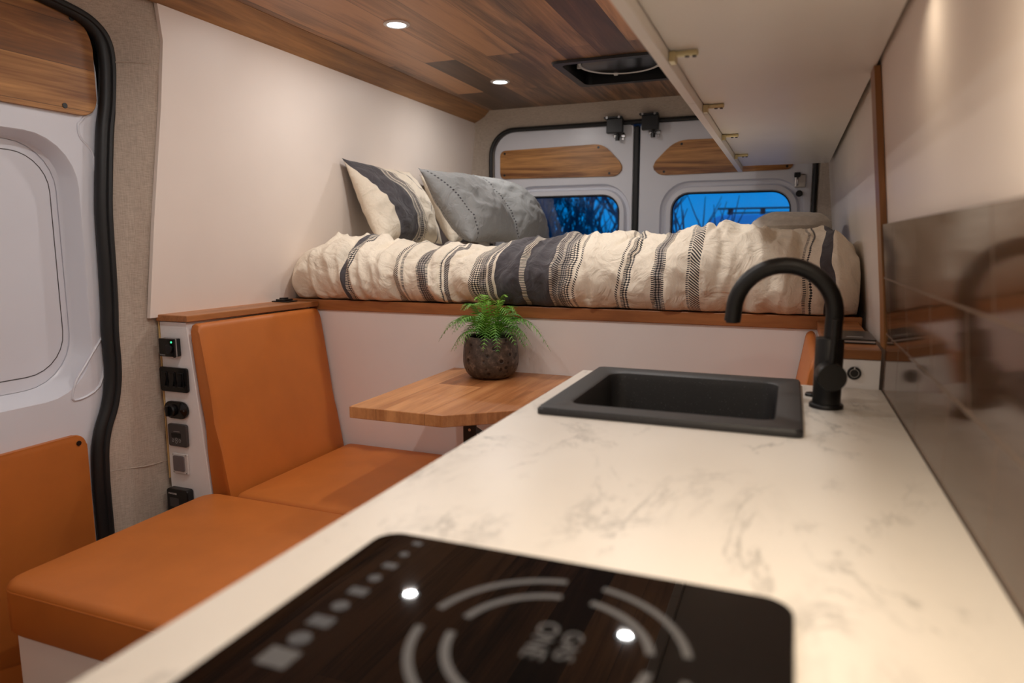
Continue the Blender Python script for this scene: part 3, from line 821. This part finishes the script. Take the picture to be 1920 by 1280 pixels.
for y in (1.4545,):
    obj('piping', tube([(-1.458, y + .001, .50), (-1.486, y, .65), (-1.510, y, .78), (-1.535, y + .001, .945)], .0018, 6), M['seam'], t, smooth=True)
t = thing('backrest_cushion', 'tan leather backrest cushion behind the tap', 'cushion', (.03, 1.72, .49))
obj('cover', slab([(-.020, .493), (.050, .950), (.073, .950), (.056, .493)], 1.486, 1.990), M['leather'], t, smooth=True)
def seat(x0, x1, y0, y1, z0, z1, label, r=.018, corner=.02, crown=.006):
    t = thing('seat_cushion', label, 'cushion', ((x0 + x1) / 2, (y0 + y1) / 2, z0))
    K = 5
    rk = lambda d, z: XY(z, rrect(x0 + d, x1 - d, y0 + d, y1 - d, max(.004, corner - d * .5), K))
    rings = [rk(.004, z0), rk(0, z0 + .006)]
    rings += [rk(0, z1 - r)]
    for k in range(1, 6):
        a = k * math.pi / 10
        rings.append(rk(r * (1 - math.cos(a)), z1 - r + r * math.sin(a)))
    for d in (.05, .12, .2): rings.append(rk(d, z1 + crown * min(1, d / .15)))
    obj('cover', loft(rings, True, True), M['leather'], t, smooth=True)
    pp = rrect(x0 + .001, x1 - .001, y0 + .001, y1 - .001, corner, K)
    obj('piping', tube(XY(z1 - r * .95, pp), .0022, 6, True), M['seam'] if False else M['leather'], t, smooth=True)
    return t
seat(-1.419, -.93, 1.446, 1.996, .385, .486, 'tan leather seat cushion in front of the backrest, under the table')
seat(-1.500, -.93, .862, 1.440, .375, .487, 'tan leather seat cushion nearest the sliding door, with rounded corner', corner=.045)
seat(-.34, .052, 1.500, 1.994, .385, .486, 'tan leather seat cushion of the right bench, behind the worktop')
bb = obj('storage_bench', box(-1.478, -.95, .880, 1.440, 0, .374, .003), M['wall'], base=(-1.2, 1.1, 0))
tag(bb, 'white base box under the leather seat nearest the sliding door', 'bench')
bb = obj('storage_bench', box(-1.455, -.95, 1.453, 1.995, 0, .384, .003), M['wall'], base=(-1.2, 1.7, 0))
tag(bb, 'white base box under the leather seat below the table', 'bench')
bb = obj('storage_bench', box(-.32, .050, 1.50, 1.995, 0, .384, .003), M['wall'], base=(-.15, 1.7, 0))
tag(bb, 'white base box under the right bench seat behind the kitchen', 'bench')

# ================================================================== TABLE
tb = thing('dining_table', 'oiled cherry wood drop table with a clipped corner against the bed panel', 'table', (-.75, 1.75, .75))
obj('tabletop', prism([(-1.002, 1.418), (-.742, 1.418), (-.560, 1.560), (-.560, 2.001), (-1.002, 2.001)], 'Z', .749, .779, .002, 2), M['table'], tb)
br_ = obj('leg_bracket', box(-.772, -.735, 1.590, 1.596, .660, .7485, .001, 1), M['black'], tb)
obj('bracket_foot', box(-.772, -.735, 1.590, 1.640, .7450, .7485), M['black'], br_)
obj('screw', disc((-.752, 1.590, .700), (0, -1, 0), .004, .003, 12), M['chrome'], br_)
obj('fold_strut', tube([(-.753, 1.61, .70), (-.753, 1.99, .50)], .008, 8), M['black'], tb)
obj('wall_rail', box(-.95, -.60, 1.988, 2.003, .715, .7485, .002), M['black'], tb)

# ================================================================== CONTROL PANEL DEVICES (on the front of the left bench box, y = 1.4505)
YF = 1.4505
def face_mat(x, z, y): return Matrix.Translation((x, y, z)) @ Matrix.Rotation(deg(90), 4, 'X')
def rbox(x0, x1, z0, z1, y0, y1, r, bev=.002):
    return prism(rrect(x0, x1, z0, z1, r, 4), 'Y', y1, y0, bev, 2)
t = thing('heater_control', 'small black square heater controller with a green light, topmost on the switch panel', 'control', (-1.617, YF, .865))
hbdy = obj('housing', rbox(-1.643, -1.583, .866, .917, YF, YF - .022, .003), M['blackg'], t)
obj('silver_edge', rbox(-1.6435, -1.5825, .866, .9175, YF - .014, YF - .018, .003, .0005), M['chrome'], t)
obj('dial', disc((-1.603, YF - .022, .889), (0, -1, 0), .013, .005, 28, .001), M['black'], t)
obj('led', disc((-1.594, YF - .0221, .908), (0, -1, 0), .0028, .001, 12), M['green_led'], t)
obj('probe', disc((-1.599, YF - .010, .866), (0, 0, -1), .003, .004, 10), M['black'], t)
text_mesh('logo', 'Webasto', .0055, M['print'], t, face_mat(-1.630, .871, YF - .0222), .0002)
t = thing('switch_panel', 'black panel with three rocker switches', 'switch panel', (-1.612, YF, .76))
obj('faceplate', rbox(-1.664, -1.560, .762, .833, YF, YF - .008, .008), M['blackg'], t)
for k in range(3):
    x = -1.644 + k * .030
    s_ = obj('switch_frame', rbox(x - .011, x + .011, .776, .820, YF - .008, YF - .010, .003, .0006), M['black'], t)
    obj('rocker', prism([(YF - .010, .780), (YF - .017, .781), (YF - .012, .800), (YF - .0115, .816), (YF - .010, .817)], 'X', x - .008, x + .008), M['blackg'], s_)
t = thing('battery_switch', 'black oval plate with a round rotary key switch', 'switch', (-1.610, YF, .69))
obj('oval_plate', rbox(-1.655, -1.567, .684, .735, YF, YF - .010, .0254, .003), M['blackg'], t, smooth=True)
kb_ = obj('rotary_knob', disc((-1.622, YF - .010, .709), (0, -1, 0), .018, .012, 28, .003), M['black'], t)
obj('knob_grip', box(-1.626, -1.618, YF - .032, YF - .022, .695, .723, .002), M['blackg'], kb_)
obj('screw', disc((-1.578, YF - .010, .710), (0, -1, 0), .003, .001, 10), M['dgrey'], t)
t = thing('solar_display', 'dark grey solar display with three small round symbols', 'display', (-1.610, YF, .60))
obj('housing', rbox(-1.645, -1.576, .602, .668, YF, YF - .010, .006), M['dgrey'], t)
sc = obj('screen', rbox(-1.632, -1.596, .628, .642, YF - .010, YF - .0106, .001, .0001), M['black'], t)
for x, z, r in ((-1.627, .620, .0035), (-1.614, .624, .0035), (-1.614, .616, .0035), (-1.601, .620, .0035)):
    obj('symbol', tube([(x + r * math.cos(a), YF - .0104, z + r * 1.2 * math.sin(a)) for a in [k * math.pi / 8 for k in range(16)]], .0006, 4, True), M['print'], t)
obj('printed_line', box(-1.623, -1.600, YF - .0104, YF - .010, .646, .6475), M['print'], t)
obj('printed_line', box(-1.623, -1.608, YF - .0104, YF - .010, .652, .6535), M['dgrey'], t)
t = thing('power_socket', 'grey square socket cover in a white frame below the solar display', 'socket', (-1.61, YF, .52))
obj('white_frame', rbox(-1.640, -1.582, .519, .580, YF, YF - .006, .003), M['white'], t)
obj('socket_cover', prism(round_poly([(-1.634, .528), (-1.592, .528), (-1.592, .574), (-1.634, .574)], [.005] * 4, 2), 'Y', YF - .006, YF - .010, .001, 1), plain('mid grey plastic', (112, 102, 102), .5), t)
for x, z in ((-1.636, .5235), (-1.588, .5235), (-1.636, .5765), (-1.588, .5765)): obj('screw', disc((x, YF - .006, z), (0, -1, 0), .0018, .0008, 8), M['chrome'], t)
t = thing('fan_remote', 'black handheld fan remote in a holder, half hidden behind the seat cushion', 'remote control', (-1.61, YF, .40))
obj('housing', rbox(-1.652, -1.572, .380, .478, YF, YF - .024, .008, .003), M['black'], t)
obj('screen', rbox(-1.640, -1.606, .425, .452, YF - .024, YF - .0245, .002, .0001), M['dgrey'], t)
text_mesh('logo', 'MAXXAIR', .0072, M['white'], t, face_mat(-1.628, .464, YF - .0243), .0002)
# socket on the right box
t = thing('round_socket', 'small round black socket on the white panel right of the tap', 'socket', (.127, 1.4795, .929))
obj('rim', disc((.127, 1.4795, .929), (0, -1, 0), .0125, .004, 28, .001), M['black'], t)
obj('inner_ring', tube([(0.127 + .0078 * math.cos(a), 1.4752, .929 + .0078 * math.sin(a)) for a in [k * math.pi / 12 for k in range(24)]], .0008, 5, True), M['chrome'], t)
obj('indicator', box(.126, .128, 1.4745, 1.4755, .9375, .9408), M['white'], t)
# notebook, latch on the ledges
t = thing('notebook', 'thin black notebook lying on the right cherry ledge', 'notebook', (.136, 1.62, .976))
obj('cover', box(.103, .170, 1.555, 1.705, .9765, .9790, .0005, 1), M['black'], t)
obj('pages', box(.106, .168, 1.558, 1.702, .9791, .983), M['white'], t)
obj('cover', box(.103, .170, 1.555, 1.705, .9831, .9860, .0005, 1), M['black'], t)
obj('cover_title', box(.118, .148, 1.585, 1.600, .9860, .9864), M['print'], t)
t = thing('strap_buckle', 'small black buckle lying on the left cherry ledge by the bed', 'buckle', (-1.612, 1.925, .982))
obj('strap_plate', box(-1.645, -1.575, 1.900, 1.950, .9823, .9860, .001, 1), M['black'], t)
obj('buckle_body', box(-1.632, -1.590, 1.905, 1.945, .9861, .9920, .002), M['blackg'], t)
obj('clasp', box(-1.622, -1.603, 1.912, 1.938, .9921, .9965, .0015), M['black'], t)

# ================================================================== BEDDING
def pu(px): return (-.851 + (px - 930) * .001574) + 1.65
BD = [(582, 592, DARK, '-'), (594, 598, CREAM, 'o'), (600, 606, CREAM, 'd'),
      (710, 721, CREAM, 'h'), (726, 731, CREAM, 'o'),
      (759, 763, CREAM, 'o'), (764, 779, MID, 'd'), (781, 785, CREAM, 'o'),
      (808, 815, CREAM, 'd'), (816, 827, MID, 'h'),
      (880, 889, CREAM, 'h'), (891, 903, CREAM, 'd'), (905, 909, MID, 'o'), (910, 920, MID, 'd'), (921, 933, MID, 'h'),
      (934, 985, DARK, '-'), (985, 997, CREAM, 'o'), (997, 1048, DARK, '-'), (1048, 1053, CREAM, 'o'), (1053, 1064, MID, 'h'), (1064, 1068, CREAM, 'o'),
      (1069, 1082, MID, 'd'), (1083, 1086, CREAM, 'o'), (1087, 1097, CREAM, 'd'), (1099, 1107, CREAM, 'h'),
      (1176, 1184, CREAM, 'h'), (1185, 1191, CREAM, 'o'), (1192, 1200, CREAM, 'd'),
      (1238, 1242, CREAM, 'o'), (1243, 1254, MID, 'd'), (1255, 1259, CREAM, 'o'),
      (1302, 1306, CREAM, 'o'), (1309, 1322, CREAM, 'h'),
      (1490, 1494, CREAM, 'o'), (1496, 1503, CREAM, 'd'),
      (1521, 1537, DARK, '-')]
M['duvet'] = striped('striped cotton duvet cover', [(pu(a), pu(b), c, p) for a, b, c, p in BD], 1.84)
prof = smooth_pts([(2.075, .9905, 0), (2.03, .9895, 0), (2.004, 1.000, 0), (1.980, 1.030, 0), (1.972, 1.070, 0), (1.984, 1.115, 0), (2.018, 1.155, 0), (2.070, 1.180, 0),
                   (2.14, 1.194, 0), (2.24, 1.196, 0), (2.5, 1.190, 0), (2.9, 1.180, 0), (3.2, 1.175, 0), (3.34, 1.160, 0), (3.385, 1.10, 0), (3.39, .99, 0)], 9)
HT = [(-.0, 1.160), (.06, 1.190), (.16, 1.205), (.26, 1.185), (.40, 1.172), (.56, 1.172), (.75, 1.166), (.86, 1.178), (1.08, 1.184), (1.2, 1.19), (1.35, 1.203), (1.45, 1.215), (1.58, 1.204), (1.68, 1.20), (1.76, 1.212), (1.84, 1.18)]
def htop(u):
    for (a, ha), (b, hb_) in zip(HT, HT[1:]):
        if u <= b:
            t = (u - a) / (b - a); t = t * t * (3 - 2 * t)
            return ha + (hb_ - ha) * t
    return HT[-1][1]
arcl = [0]
for a, b in zip(prof, prof[1:]): arcl.append(arcl[-1] + (b - a).length)
NU = 460
bm = bmesh.new(); uvl = bm.loops.layers.uv.new('UVMap'); grid = []; UVd = {}
PLEATS = [.10, .165, .215, .27, .33, .368, .405, .46, .52, .575, .66, .77, .86, .93, 1.02, 1.10, 1.17, 1.235, 1.30, 1.36, 1.415, 1.47, 1.53, 1.60, 1.645, 1.69, 1.76]
for i in range(NU + 1):
    u = 1.822 * i / NU; col = []
    ht = htop(u)
    eL = max(0, 1 - u / .085); eR = max(0, 1 - (1.822 - u) / .06)
    end = .055 * eL ** 2.2 + .035 * eR ** 2.2
    for j, p in enumerate(prof):
        s = arcl[j]
        q0, q1 = prof[max(0, j - 1)], prof[min(len(prof) - 1, j + 1)]
        tn = (q1 - q0).normalized(); nrm = Vector((tn.y, -tn.x)) * -1
        fr = 1.0 if s < .40 else max(.45, 1 - (s - .40) * 1.2)
        z = p.y
        if z > 1.0: z = 1.0 + (p.y - 1.0) * (ht - 1.0) / .196
        y = p.x
        d = .016 * noise.noise(Vector((u * 3.2, s * 3, 1.3)))
        wv = u * 8.0 + .7 * noise.noise(Vector((u * 2.5, s * 4.5, 7)))+ .8 * s
        d += .016 * (1 - abs(noise.noise(Vector((wv, s * 2.2, 4)))) * 2.6)
        d += .009 * (1 - abs(noise.noise(Vector((wv * 2.1 + 3, s * 7 + u * 4, 9)))) * 2.5)
        d += .0035 * noise.noise(Vector((u * 34, s * 12, 2))) + .0035 * (1 - 2 * abs(noise.noise(Vector((u * 22 + s * 9, s * 16 - u * 7, 12)))))
        low = max(0, 1 - abs(s - .07) / .08)
        d += low * .006 * (1 - 2.4 * abs(noise.noise(Vector((u * 19, .4, 5)))))
        for k, pc in enumerate(PLEATS):
            pcc = pc + .016 * math.sin(s * 16 + k * 2) + (.25 * (s - .1) * (-1 if k % 2 else 1)) * .25
            d -= (.014 if k % 3 else .008) * math.exp(-((u - pcc) / (.008 + .003 * (k % 4))) ** 2) * max(0, .45 + .75 * math.sin(s * (13 + 2 * (k % 5)) + k * 1.7))
        if s < .03: d *= s / .03
        d *= fr
        y2 = y + nrm.x * -d if False else y - d * (1 if z < 1.14 and y < 2.1 else max(0, 1 - (z - 1.14) / .03)) if y < 2.3 else y
        top = min(1, max(0, (z - 1.13) / .05))
        z2 = z + d * top * 1.1
        y2 += end * (1 if y < 2.3 else 0) * (1 if s > .02 else 0)
        z2 -= (end * 1.1) * top
        if y2 > 2.17 and u < 1.06: z2 -= .070 * min(1, (y2 - 2.17) / .10) * min(1, (1.06 - u) / .12) * (1 if z2 > 1.1 else 0)
        if y2 > 2.32 and u > 1.48 and z2 > 1.1: z2 -= .035 * min(1, (y2 - 2.32) / .1) * min(1, (u - 1.48) / .06)
        z2 = max(z2, .9885)
        x = -1.650 + u + .010 * noise.noise(Vector((u * 5, s * 7, 20))) * min(1, u / .1, (1.822 - u) / .1)
        x = max(x, wx(z2) + .003) ; x = min(x, rx(z2) - .004)
        v = bm.verts.new((x, y2, z2)); UVd[v] = (u + .016 * noise.noise(Vector((u * 4.5, s * 6, 31))) + .006 * noise.noise(Vector((u * 9, s * 22, 41))), s); col.append(v)
    grid.append(col)
for a, b in zip(grid, grid[1:]):
    for k in range(len(prof) - 1):
        f = bm.faces.new((a[k], b[k], b[k + 1], a[k + 1])); f.smooth = True
        for l in f.loops: l[uvl].uv = UVd[l.vert]
for side in (grid[0], grid[-1]):
    f = bm.faces.new(side)
    for l in f.loops: l[uvl].uv = UVd[l.vert]
dv = obj('duvet', bm, M['duvet'], base=(-.73, 2.7, .99))
for p in dv.data.polygons: p.use_smooth = True
tag(dv, 'cream duvet with charcoal woven stripes bulging over the bed edge', 'duvet')

def pillow(name, label, Bn, Tn, D, thick, m, uvw, seed, group, seams=None, skew=0, sag=.0, flange=False):
    """Bn near-bottom corner, Tn near-top corner, D vector from near side to far side"""
    Bn, Tn, D = Vector(Bn), Vector(Tn), Vector(D)
    H = Tn - Bn; nrm = D.cross(H).normalized()
    if nrm.x < 0: nrm = -nrm
    Wd, Hh = D.length, H.length
    n = 44; bm = bmesh.new(); uvl = bm.loops.layers.uv.new('UVMap'); UVd = {}
    base = (Bn + Tn + D) / 2 ; base = Bn + D / 2
    sides = []
    for sg in (1, -1):
        g = []
        for i in range(n + 1):
            row = []
            for j in range(n + 1):
                s, t = i / n, j / n
                es = 1 - abs(2 * s - 1) ** 2.4; et = 1 - abs(2 * t - 1) ** 2.4
                f = max(0, es * et) ** .62
                inx = .055 * (1 - (2 * t - 1) ** 2) * (2 * s - 1)   # edges bow inward between pointed corners
                iny = .050 * (1 - (2 * s - 1) ** 2) * (2 * t - 1)
                P = Bn + D * (s - inx) + H * (t - iny)
                nn = .010 * noise.noise(Vector((s * 3 + seed, t * 3, sg))) + .010 * (1 - 2.4 * abs(noise.noise(Vector((s * 6 + seed + t * 2, t * 5 - s * 3, seed)))))
                low = 1 + .25 * (0.5 - t) 
                P = P + nrm * sg * (thick * f * low + nn * min(1, f * 1.6) * (1 if sg > 0 else .4))
                P.z -= sag * (s) * (t) * .5
                if (i in (0, n) or j in (0, n)) and sg < 0: row.append(sides[0][i][j]); continue
                v = bm.verts.new(P); UVd[v] = (s * Wd, t * Hh); row.append(v)
            g.append(row)
        sides.append(g)
        for i in range(n):
            for j in range(n):
                q = [g[i][j], g[i + 1][j], g[i + 1][j + 1], g[i][j + 1]]
                if sg < 0: q = q[::-1]
                f_ = bm.faces.new(q); f_.smooth = True
                for l in f_.loops:
                    U, V = UVd[l.vert]
                    l[uvl].uv = (U + skew * (V - Hh / 2), V)
    root = thing(name, label, 'pillow', base, group)
    edge = [sides[0][i][0].co.copy() for i in range(n)] + [sides[0][n][j].co.copy() for j in range(n)] + [sides[0][n - i][n].co.copy() for i in range(n)] + [sides[0][0][n - j].co.copy() for j in range(n)]
    c = obj('pillowcase', bm, m, root)
    for p in c.data.polygons: p.use_smooth = True
    if seams: obj('piping', tube(edge, .0022, 6, True), seams, root, smooth=True)
    return root
P1B = [(.06, .20, DARK, '-'), (.202, .212, CREAM, 'h'), (.214, .228, MID, 'h'), (.230, .246, MID, 'd'), (.248, .262, MID, 'd'), (.264, .276, CREAM, 'h'), (.278, .284, CREAM, 'o'), (.40, .41, DARK, '-')]
m1 = striped('striped cushion cover', [(a + .3, b + .3, c, p) for a, b, c, p in P1B], 1.2, warp=.006)
def shift_uv(o, du):
    me = o.children[0].data
    for d in me.uv_layers[0].data: d.uv[0] += du
G = 'pillows stacked against the left wall'
p = pillow('bed_pillow', 'cream pillow with a charcoal band and woven stripes, nearest on the bed', (-1.415, 2.235, 1.175), (-1.592, 2.262, 1.500), (-.02, .54, .0), .085, m1, .54, 1.0, G, None, skew=.34)
shift_uv(p, .3)
p = pillow('bed_pillow', 'cream striped pillow behind the grey stitched pillow, against the wall', (-1.42, 2.83, 1.175), (-1.585, 2.84, 1.490), (0, .52, 0), .08, m1, .54, 5.0, G, None, skew=.2)
shift_uv(p, .3)
m2 = striped('grey cushion cover with black stitches', [(.029, .036, GREYP, 'o')], .8, base0=GREYP, warp=.002, vscale=.42, crinkle=.6)
p = pillow('bed_pillow', 'grey pillow with a black dashed seam, in front on the bed', (-1.035, 2.215, 1.185), (-1.240, 2.215, 1.445), (-.01, .50, .0), .085, m2, .5, 9.0, G, None, skew=.09)
p = pillow('bed_pillow', 'plain grey pillow farthest back, before the left rear window', (-1.10, 2.78, 1.165), (-1.290, 2.78, 1.475), (0, .50, 0), .095, m2, .5, 14.0, G, None)
# soft pillow lying at the far right end
bm = bmesh.new()
def puff(cx, cy, cz, ax_, ay_, az_, seed):
    bm = bmesh.new(); nu, nv = 40, 24; rows = []
    for j in range(nv + 1):
        ph = -math.pi / 2 + math.pi * j / nv; row = []
        for i in range(nu):
            th = 2 * math.pi * i / nu
            c, s = math.cos(th), math.sin(th)
            e = .62
            x = math.copysign(abs(c) ** e, c) * math.cos(ph) ** .6; y = math.copysign(abs(s) ** e, s) * math.cos(ph) ** .6; z = math.sin(ph)
            d = 1 + .08 * noise.noise(Vector((x * 2 + seed, y * 2, z))) + .05 * (1 - 2 * abs(noise.noise(Vector((x * 4, y * 4 + seed, z * 2)))))
            row.append(bm.verts.new((cx + ax_ * x * d, cy + ay_ * y * d, cz + az_ * z * d)))
        rows.append(row)
    for a, b in zip(rows, rows[1:]):
        for k in range(nu): bm.faces.new((a[k], a[(k + 1) % nu], b[(k + 1) % nu], b[k]))
    bmesh.ops.remove_doubles(bm, verts=bm.verts, dist=.0004)
    return bm
tag(obj('bed_pillow', puff(-.005, 2.62, 1.235, .125, .20, .048, 3), cloth('pale grey linen', (196, 188, 178), None, .92, 700, .45, 14), smooth=True, base=(0, 2.62, 1.2)), 'pale grey pillow lying flat at the right end of the bed', 'pillow')

# ================================================================== FERN
PX, PY, PZ = -.826, 1.905, .779
PY = 1.900
fn = thing('potted_fern', 'green fern in a dark pitted stoneware pot on the table', 'potted plant', (PX, PY, PZ))
bodyp = [(.045, 0.0), (.053, .001), (.066, .008), (.077, .022), (.0835, .042), (.0845, .062), (.083, .085), (.080, .108), (.077, .122), (.0755, .126), (.071, .1265), (.064, .122), (.063, .106), (.001, .105)]
obj('pot', lathe(smooth_pts([(a, b, 0) for a, b in bodyp[:10]], 3) and [(p.x, p.y) for p in smooth_pts([(a, b, 0) for a, b in bodyp], 3)], (PX, PY, PZ + .0003), n=48, cap=False), M['pot'], fn, smooth=True)
obj('soil', lathe([(.061, 0), (.058, .006), (.03, .010), (.001, .011)], (PX, PY, PZ + .104), n=24), M['soil'], fn, smooth=True)
def frond(az, L, rise, droop, m, wid=.030, seed=0):
    rr_ = random.Random(seed)
    dirv = Vector((math.cos(az), math.sin(az), 0)); side = Vector((-math.sin(az), math.cos(az), 0))
    base = Vector((PX, PY, PZ + .112)) + dirv * .012 + side * rr_.uniform(-.012, .012)
    bm = bmesh.new(); n = 18; P = []
    curl = rr_.uniform(-.02, .02)
    for i in range(n + 1):
        t = i / n
        p = base + dirv * (L * (t ** 1.05) * (.35 + .65 * min(1, t * 1.4)) ** .5) + Vector((0, 0, rise * math.sin(min(1, t * 1.25) * math.pi / 2) - droop * t ** 2.6)) + side * curl * t * t
        P.append(p)
    add_tube(bm, P, [.0012 * (1 - .75 * i / n) for i in range(n + 1)], 5)
    for i in range(2, n):
        t = i / n
        tn = (P[i + 1] - P[i - 1]).normalized()
        sd = (side - tn * side.dot(tn)).normalized(); up = sd.cross(tn)
        if up.z < 0: up = -up
        env = math.sin(min(1, (t - .08) * 1.6 + .2) * math.pi / 2) * (1 - max(0, t - .40) / .62) ** .85
        Ll = wid * env * rr_.uniform(.85, 1.12)
        if Ll < .002: continue
        for sg in (1, -1):
            d = (sd * sg + tn * .45 - up * .10).normalized()
            hw = .0012 + .0006 * env; k = 9
            L0 = []; L1 = []
            for q in range(k + 1):
                u = q / k
                c = P[i] + d * Ll * u - Vector((0, 0, .14 * Ll * u * u)) + tn * Ll * .12 * u * u
                w = hw * (1 - u ** 2.2) * (.55 + .8 * (q % 2))
                L0.append(bm.verts.new(c - tn * w)); L1.append(bm.verts.new(c + tn * w + up * .0005))
            for q in range(k): bm.faces.new((L0[q], L0[q + 1], L1[q + 1], L1[q]))
    return bm
FR = []
rf = random.Random(21)
for k in range(13): FR.append((k * 360 / 13 + rf.uniform(-8, 8), rf.uniform(.085, .105), rf.uniform(.050, .070), rf.uniform(.075, .095), 0))
for k in range(14): FR.append((k * 360 / 14 + 16 + rf.uniform(-9, 9), rf.uniform(.085, .105), rf.uniform(.075, .100), rf.uniform(.055, .08), 0))
for k in range(8): FR.append((k * 45 + rf.uniform(-12, 12), rf.uniform(.060, .085), rf.uniform(.105, .125), rf.uniform(.035, .055), 0))
for k in range(5): FR.append((k * 72 + rf.uniform(-12, 12), rf.uniform(.030, .042), rf.uniform(.120, .140), rf.uniform(.01, .03), 1))
FR += [(180, .155, .095, .115, 0), (195, .135, .085, .09, 0), (168, .130, .085, .07, 0), (-6, .160, .100, .130, 0), (-20, .135, .085, .10, 0), (10, .130, .09, .08, 0), (262, .05, .09, .05, 1)]
def ok(f):
    a, L_0 = f[0] % 360, f[1]
    return not (60 < a < 120 and L_0 > .07)
for k, (a, L0_, ri, dp, yg) in enumerate(f for f in FR if ok(f)):
    obj('frond', frond(deg(a), L0_ * 1.1, ri * 1.05, dp, None, .046 if not yg else .032, 30 + k), M['leaf2'] if yg else M['leaf'], fn)

# ================================================================== OUTSIDE
tag(obj('ground', box(-30, 30, 4.2, 60, -.62, -.60), M['ground']), 'dark ground outside behind the van', 'ground')['kind'] = 'structure'
def tree(x, y, h, seed, label):
    rr_ = random.Random(seed)
    t = thing('bare_tree', label, 'tree', (x, y, -.6))
    bm = bmesh.new(); tw = bmesh.new()
    def grow(b, p, d, L, r, lev):
        n = 4; pts = [p]; q = p
        for i in range(n):
            d = (d + Vector((rr_.uniform(-.2, .2), rr_.uniform(-.2, .2), rr_.uniform(-.05, .2)))).normalized()
            q = q + d * L / n; pts.append(q)
            if lev < 5 and (i > 0 or lev > 0):
                for c in range(2 if lev < 4 else 1):
                    dd = (d + Vector((rr_.uniform(-1, 1), rr_.uniform(-1, 1), rr_.uniform(-.2, .7)))).normalized()
                    grow(bm if lev < 1 else tw, q, dd, L * rr_.uniform(.5, .68), r * .5, lev + 1)
        add_tube(b, pts, [r * (1 - .4 * i / n) for i in range(n + 1)], 4 if lev > 1 else 7, False)
    grow(bm, Vector((x, y, -.6)), Vector((0, 0, 1)), h * .55, .12, 0)
    obj('trunk', bm, M['tree'], t); obj('branches', tw, M['tree'], t)
tree(-4.9, 13.2, 4.2, 3, 'bare tree outside, leftmost through the left rear window')
tree(-4.4, 19.5, 5.4, 8, 'bare tree outside in the middle of the left rear window')
def bush(x, y, r, h, seed, label):
    rr_ = random.Random(seed); bm = bmesh.new()
    for k in range(int(110 * r)):
        a = rr_.uniform(0, 6.28); q = r * rr_.random() ** .5 * .8
        p = Vector((x + q * math.cos(a), y + q * math.sin(a) * .5, -.6)); d = Vector((rr_.uniform(-.4, .4), rr_.uniform(-.2, .2), 1)).normalized()
        H = h * rr_.uniform(.6, 1.0); pts = [p]
        for i in range(6):
            d = (d + Vector((rr_.uniform(-.16, .16), rr_.uniform(-.1, .1), .02))).normalized(); pts.append(pts[-1] + d * H / 6)
            if i > 1:
                for c in range(4):
                    e = (d + Vector((rr_.uniform(-.9, .9), rr_.uniform(-.5, .5), rr_.uniform(0, .6)))).normalized()
                    L_2 = H * rr_.uniform(.1, .22)
                    add_tube(bm, [pts[-1], pts[-1] + e * L_2 * .5, pts[-1] + e * L_2 + Vector((0, 0, .03))], [.008, .006, .003], 4, False)
        add_tube(bm, pts, [.020 - .0026 * i for i in range(7)], 4, False)
    tag(obj('bush', bm, M['tree'], base=(x, y, -.6)), label, 'bush')
bush(-2.75, 8.6, 1.05, 2.6, 1, 'dark bush outside at the foot of the left rear window')
bush(-1.02, 7.2, .28, 2.1, 2, 'dark bush outside at the left edge of the right rear window')
# parked white van with roof rack
vx0, vx1, vy = -1.25, 1.2, 10.2
car = thing('parked_van', 'pale parked van with a roof rack outside the right rear window', 'van', (0, vy, -.6))
sec = round_poly([(vx0 - .18, -.25), (vx1 + .1, -.25), (vx1, 1.57), (vx0 + .10, 1.57)], [.15, .15, .25, .32], 8)
obj('body', loft([XZ(vy + 4.4, [(a * .95, b * .97) for a, b in sec]), XZ(vy + 4.2, sec), XZ(vy + .12, sec), XZ(vy + .03, [(a * .985, b * .985) for a, b in sec]), XZ(vy, [(a * .96, b * .96) for a, b in sec])], True, True), M['carp'], car, smooth=True)
rk = thing('roof_rack', 'dark roof rack on the parked van outside', 'roof rack', (0, vy + 1, 1.5))
obj('crossbar', box(vx0 + .22, vx1 + .2, vy + .6, vy + .64, 1.665, 1.690), M['rubber'], rk)
obj('crossbar', box(vx0 + .22, vx1 + .2, vy + 2.2, vy + 2.24, 1.665, 1.690), M['rubber'], rk)
for x in (-.85, -.40, .12, .66):
    obj('rack_foot', box(x - .035, x + .035, vy + .6, vy + .66, 1.568, 1.666), M['rubber'], rk)
for s in (-1, 1):
    for yy in (vy + .8, vy + 3.5):
        obj('wheel', lathe([(.30, 0), (.33, .03), (.33, .2), (.30, .23)], (vx0 - .13 if s < 0 else vx1 + .03, yy, -.27), (1 if s < 0 else -1, 0, 0), 28), M['rubber'], car)
obj('rear_window', box(-.8, .8, vy - .012, vy - .002, .55, 1.15, .01), M['blackg'], car)
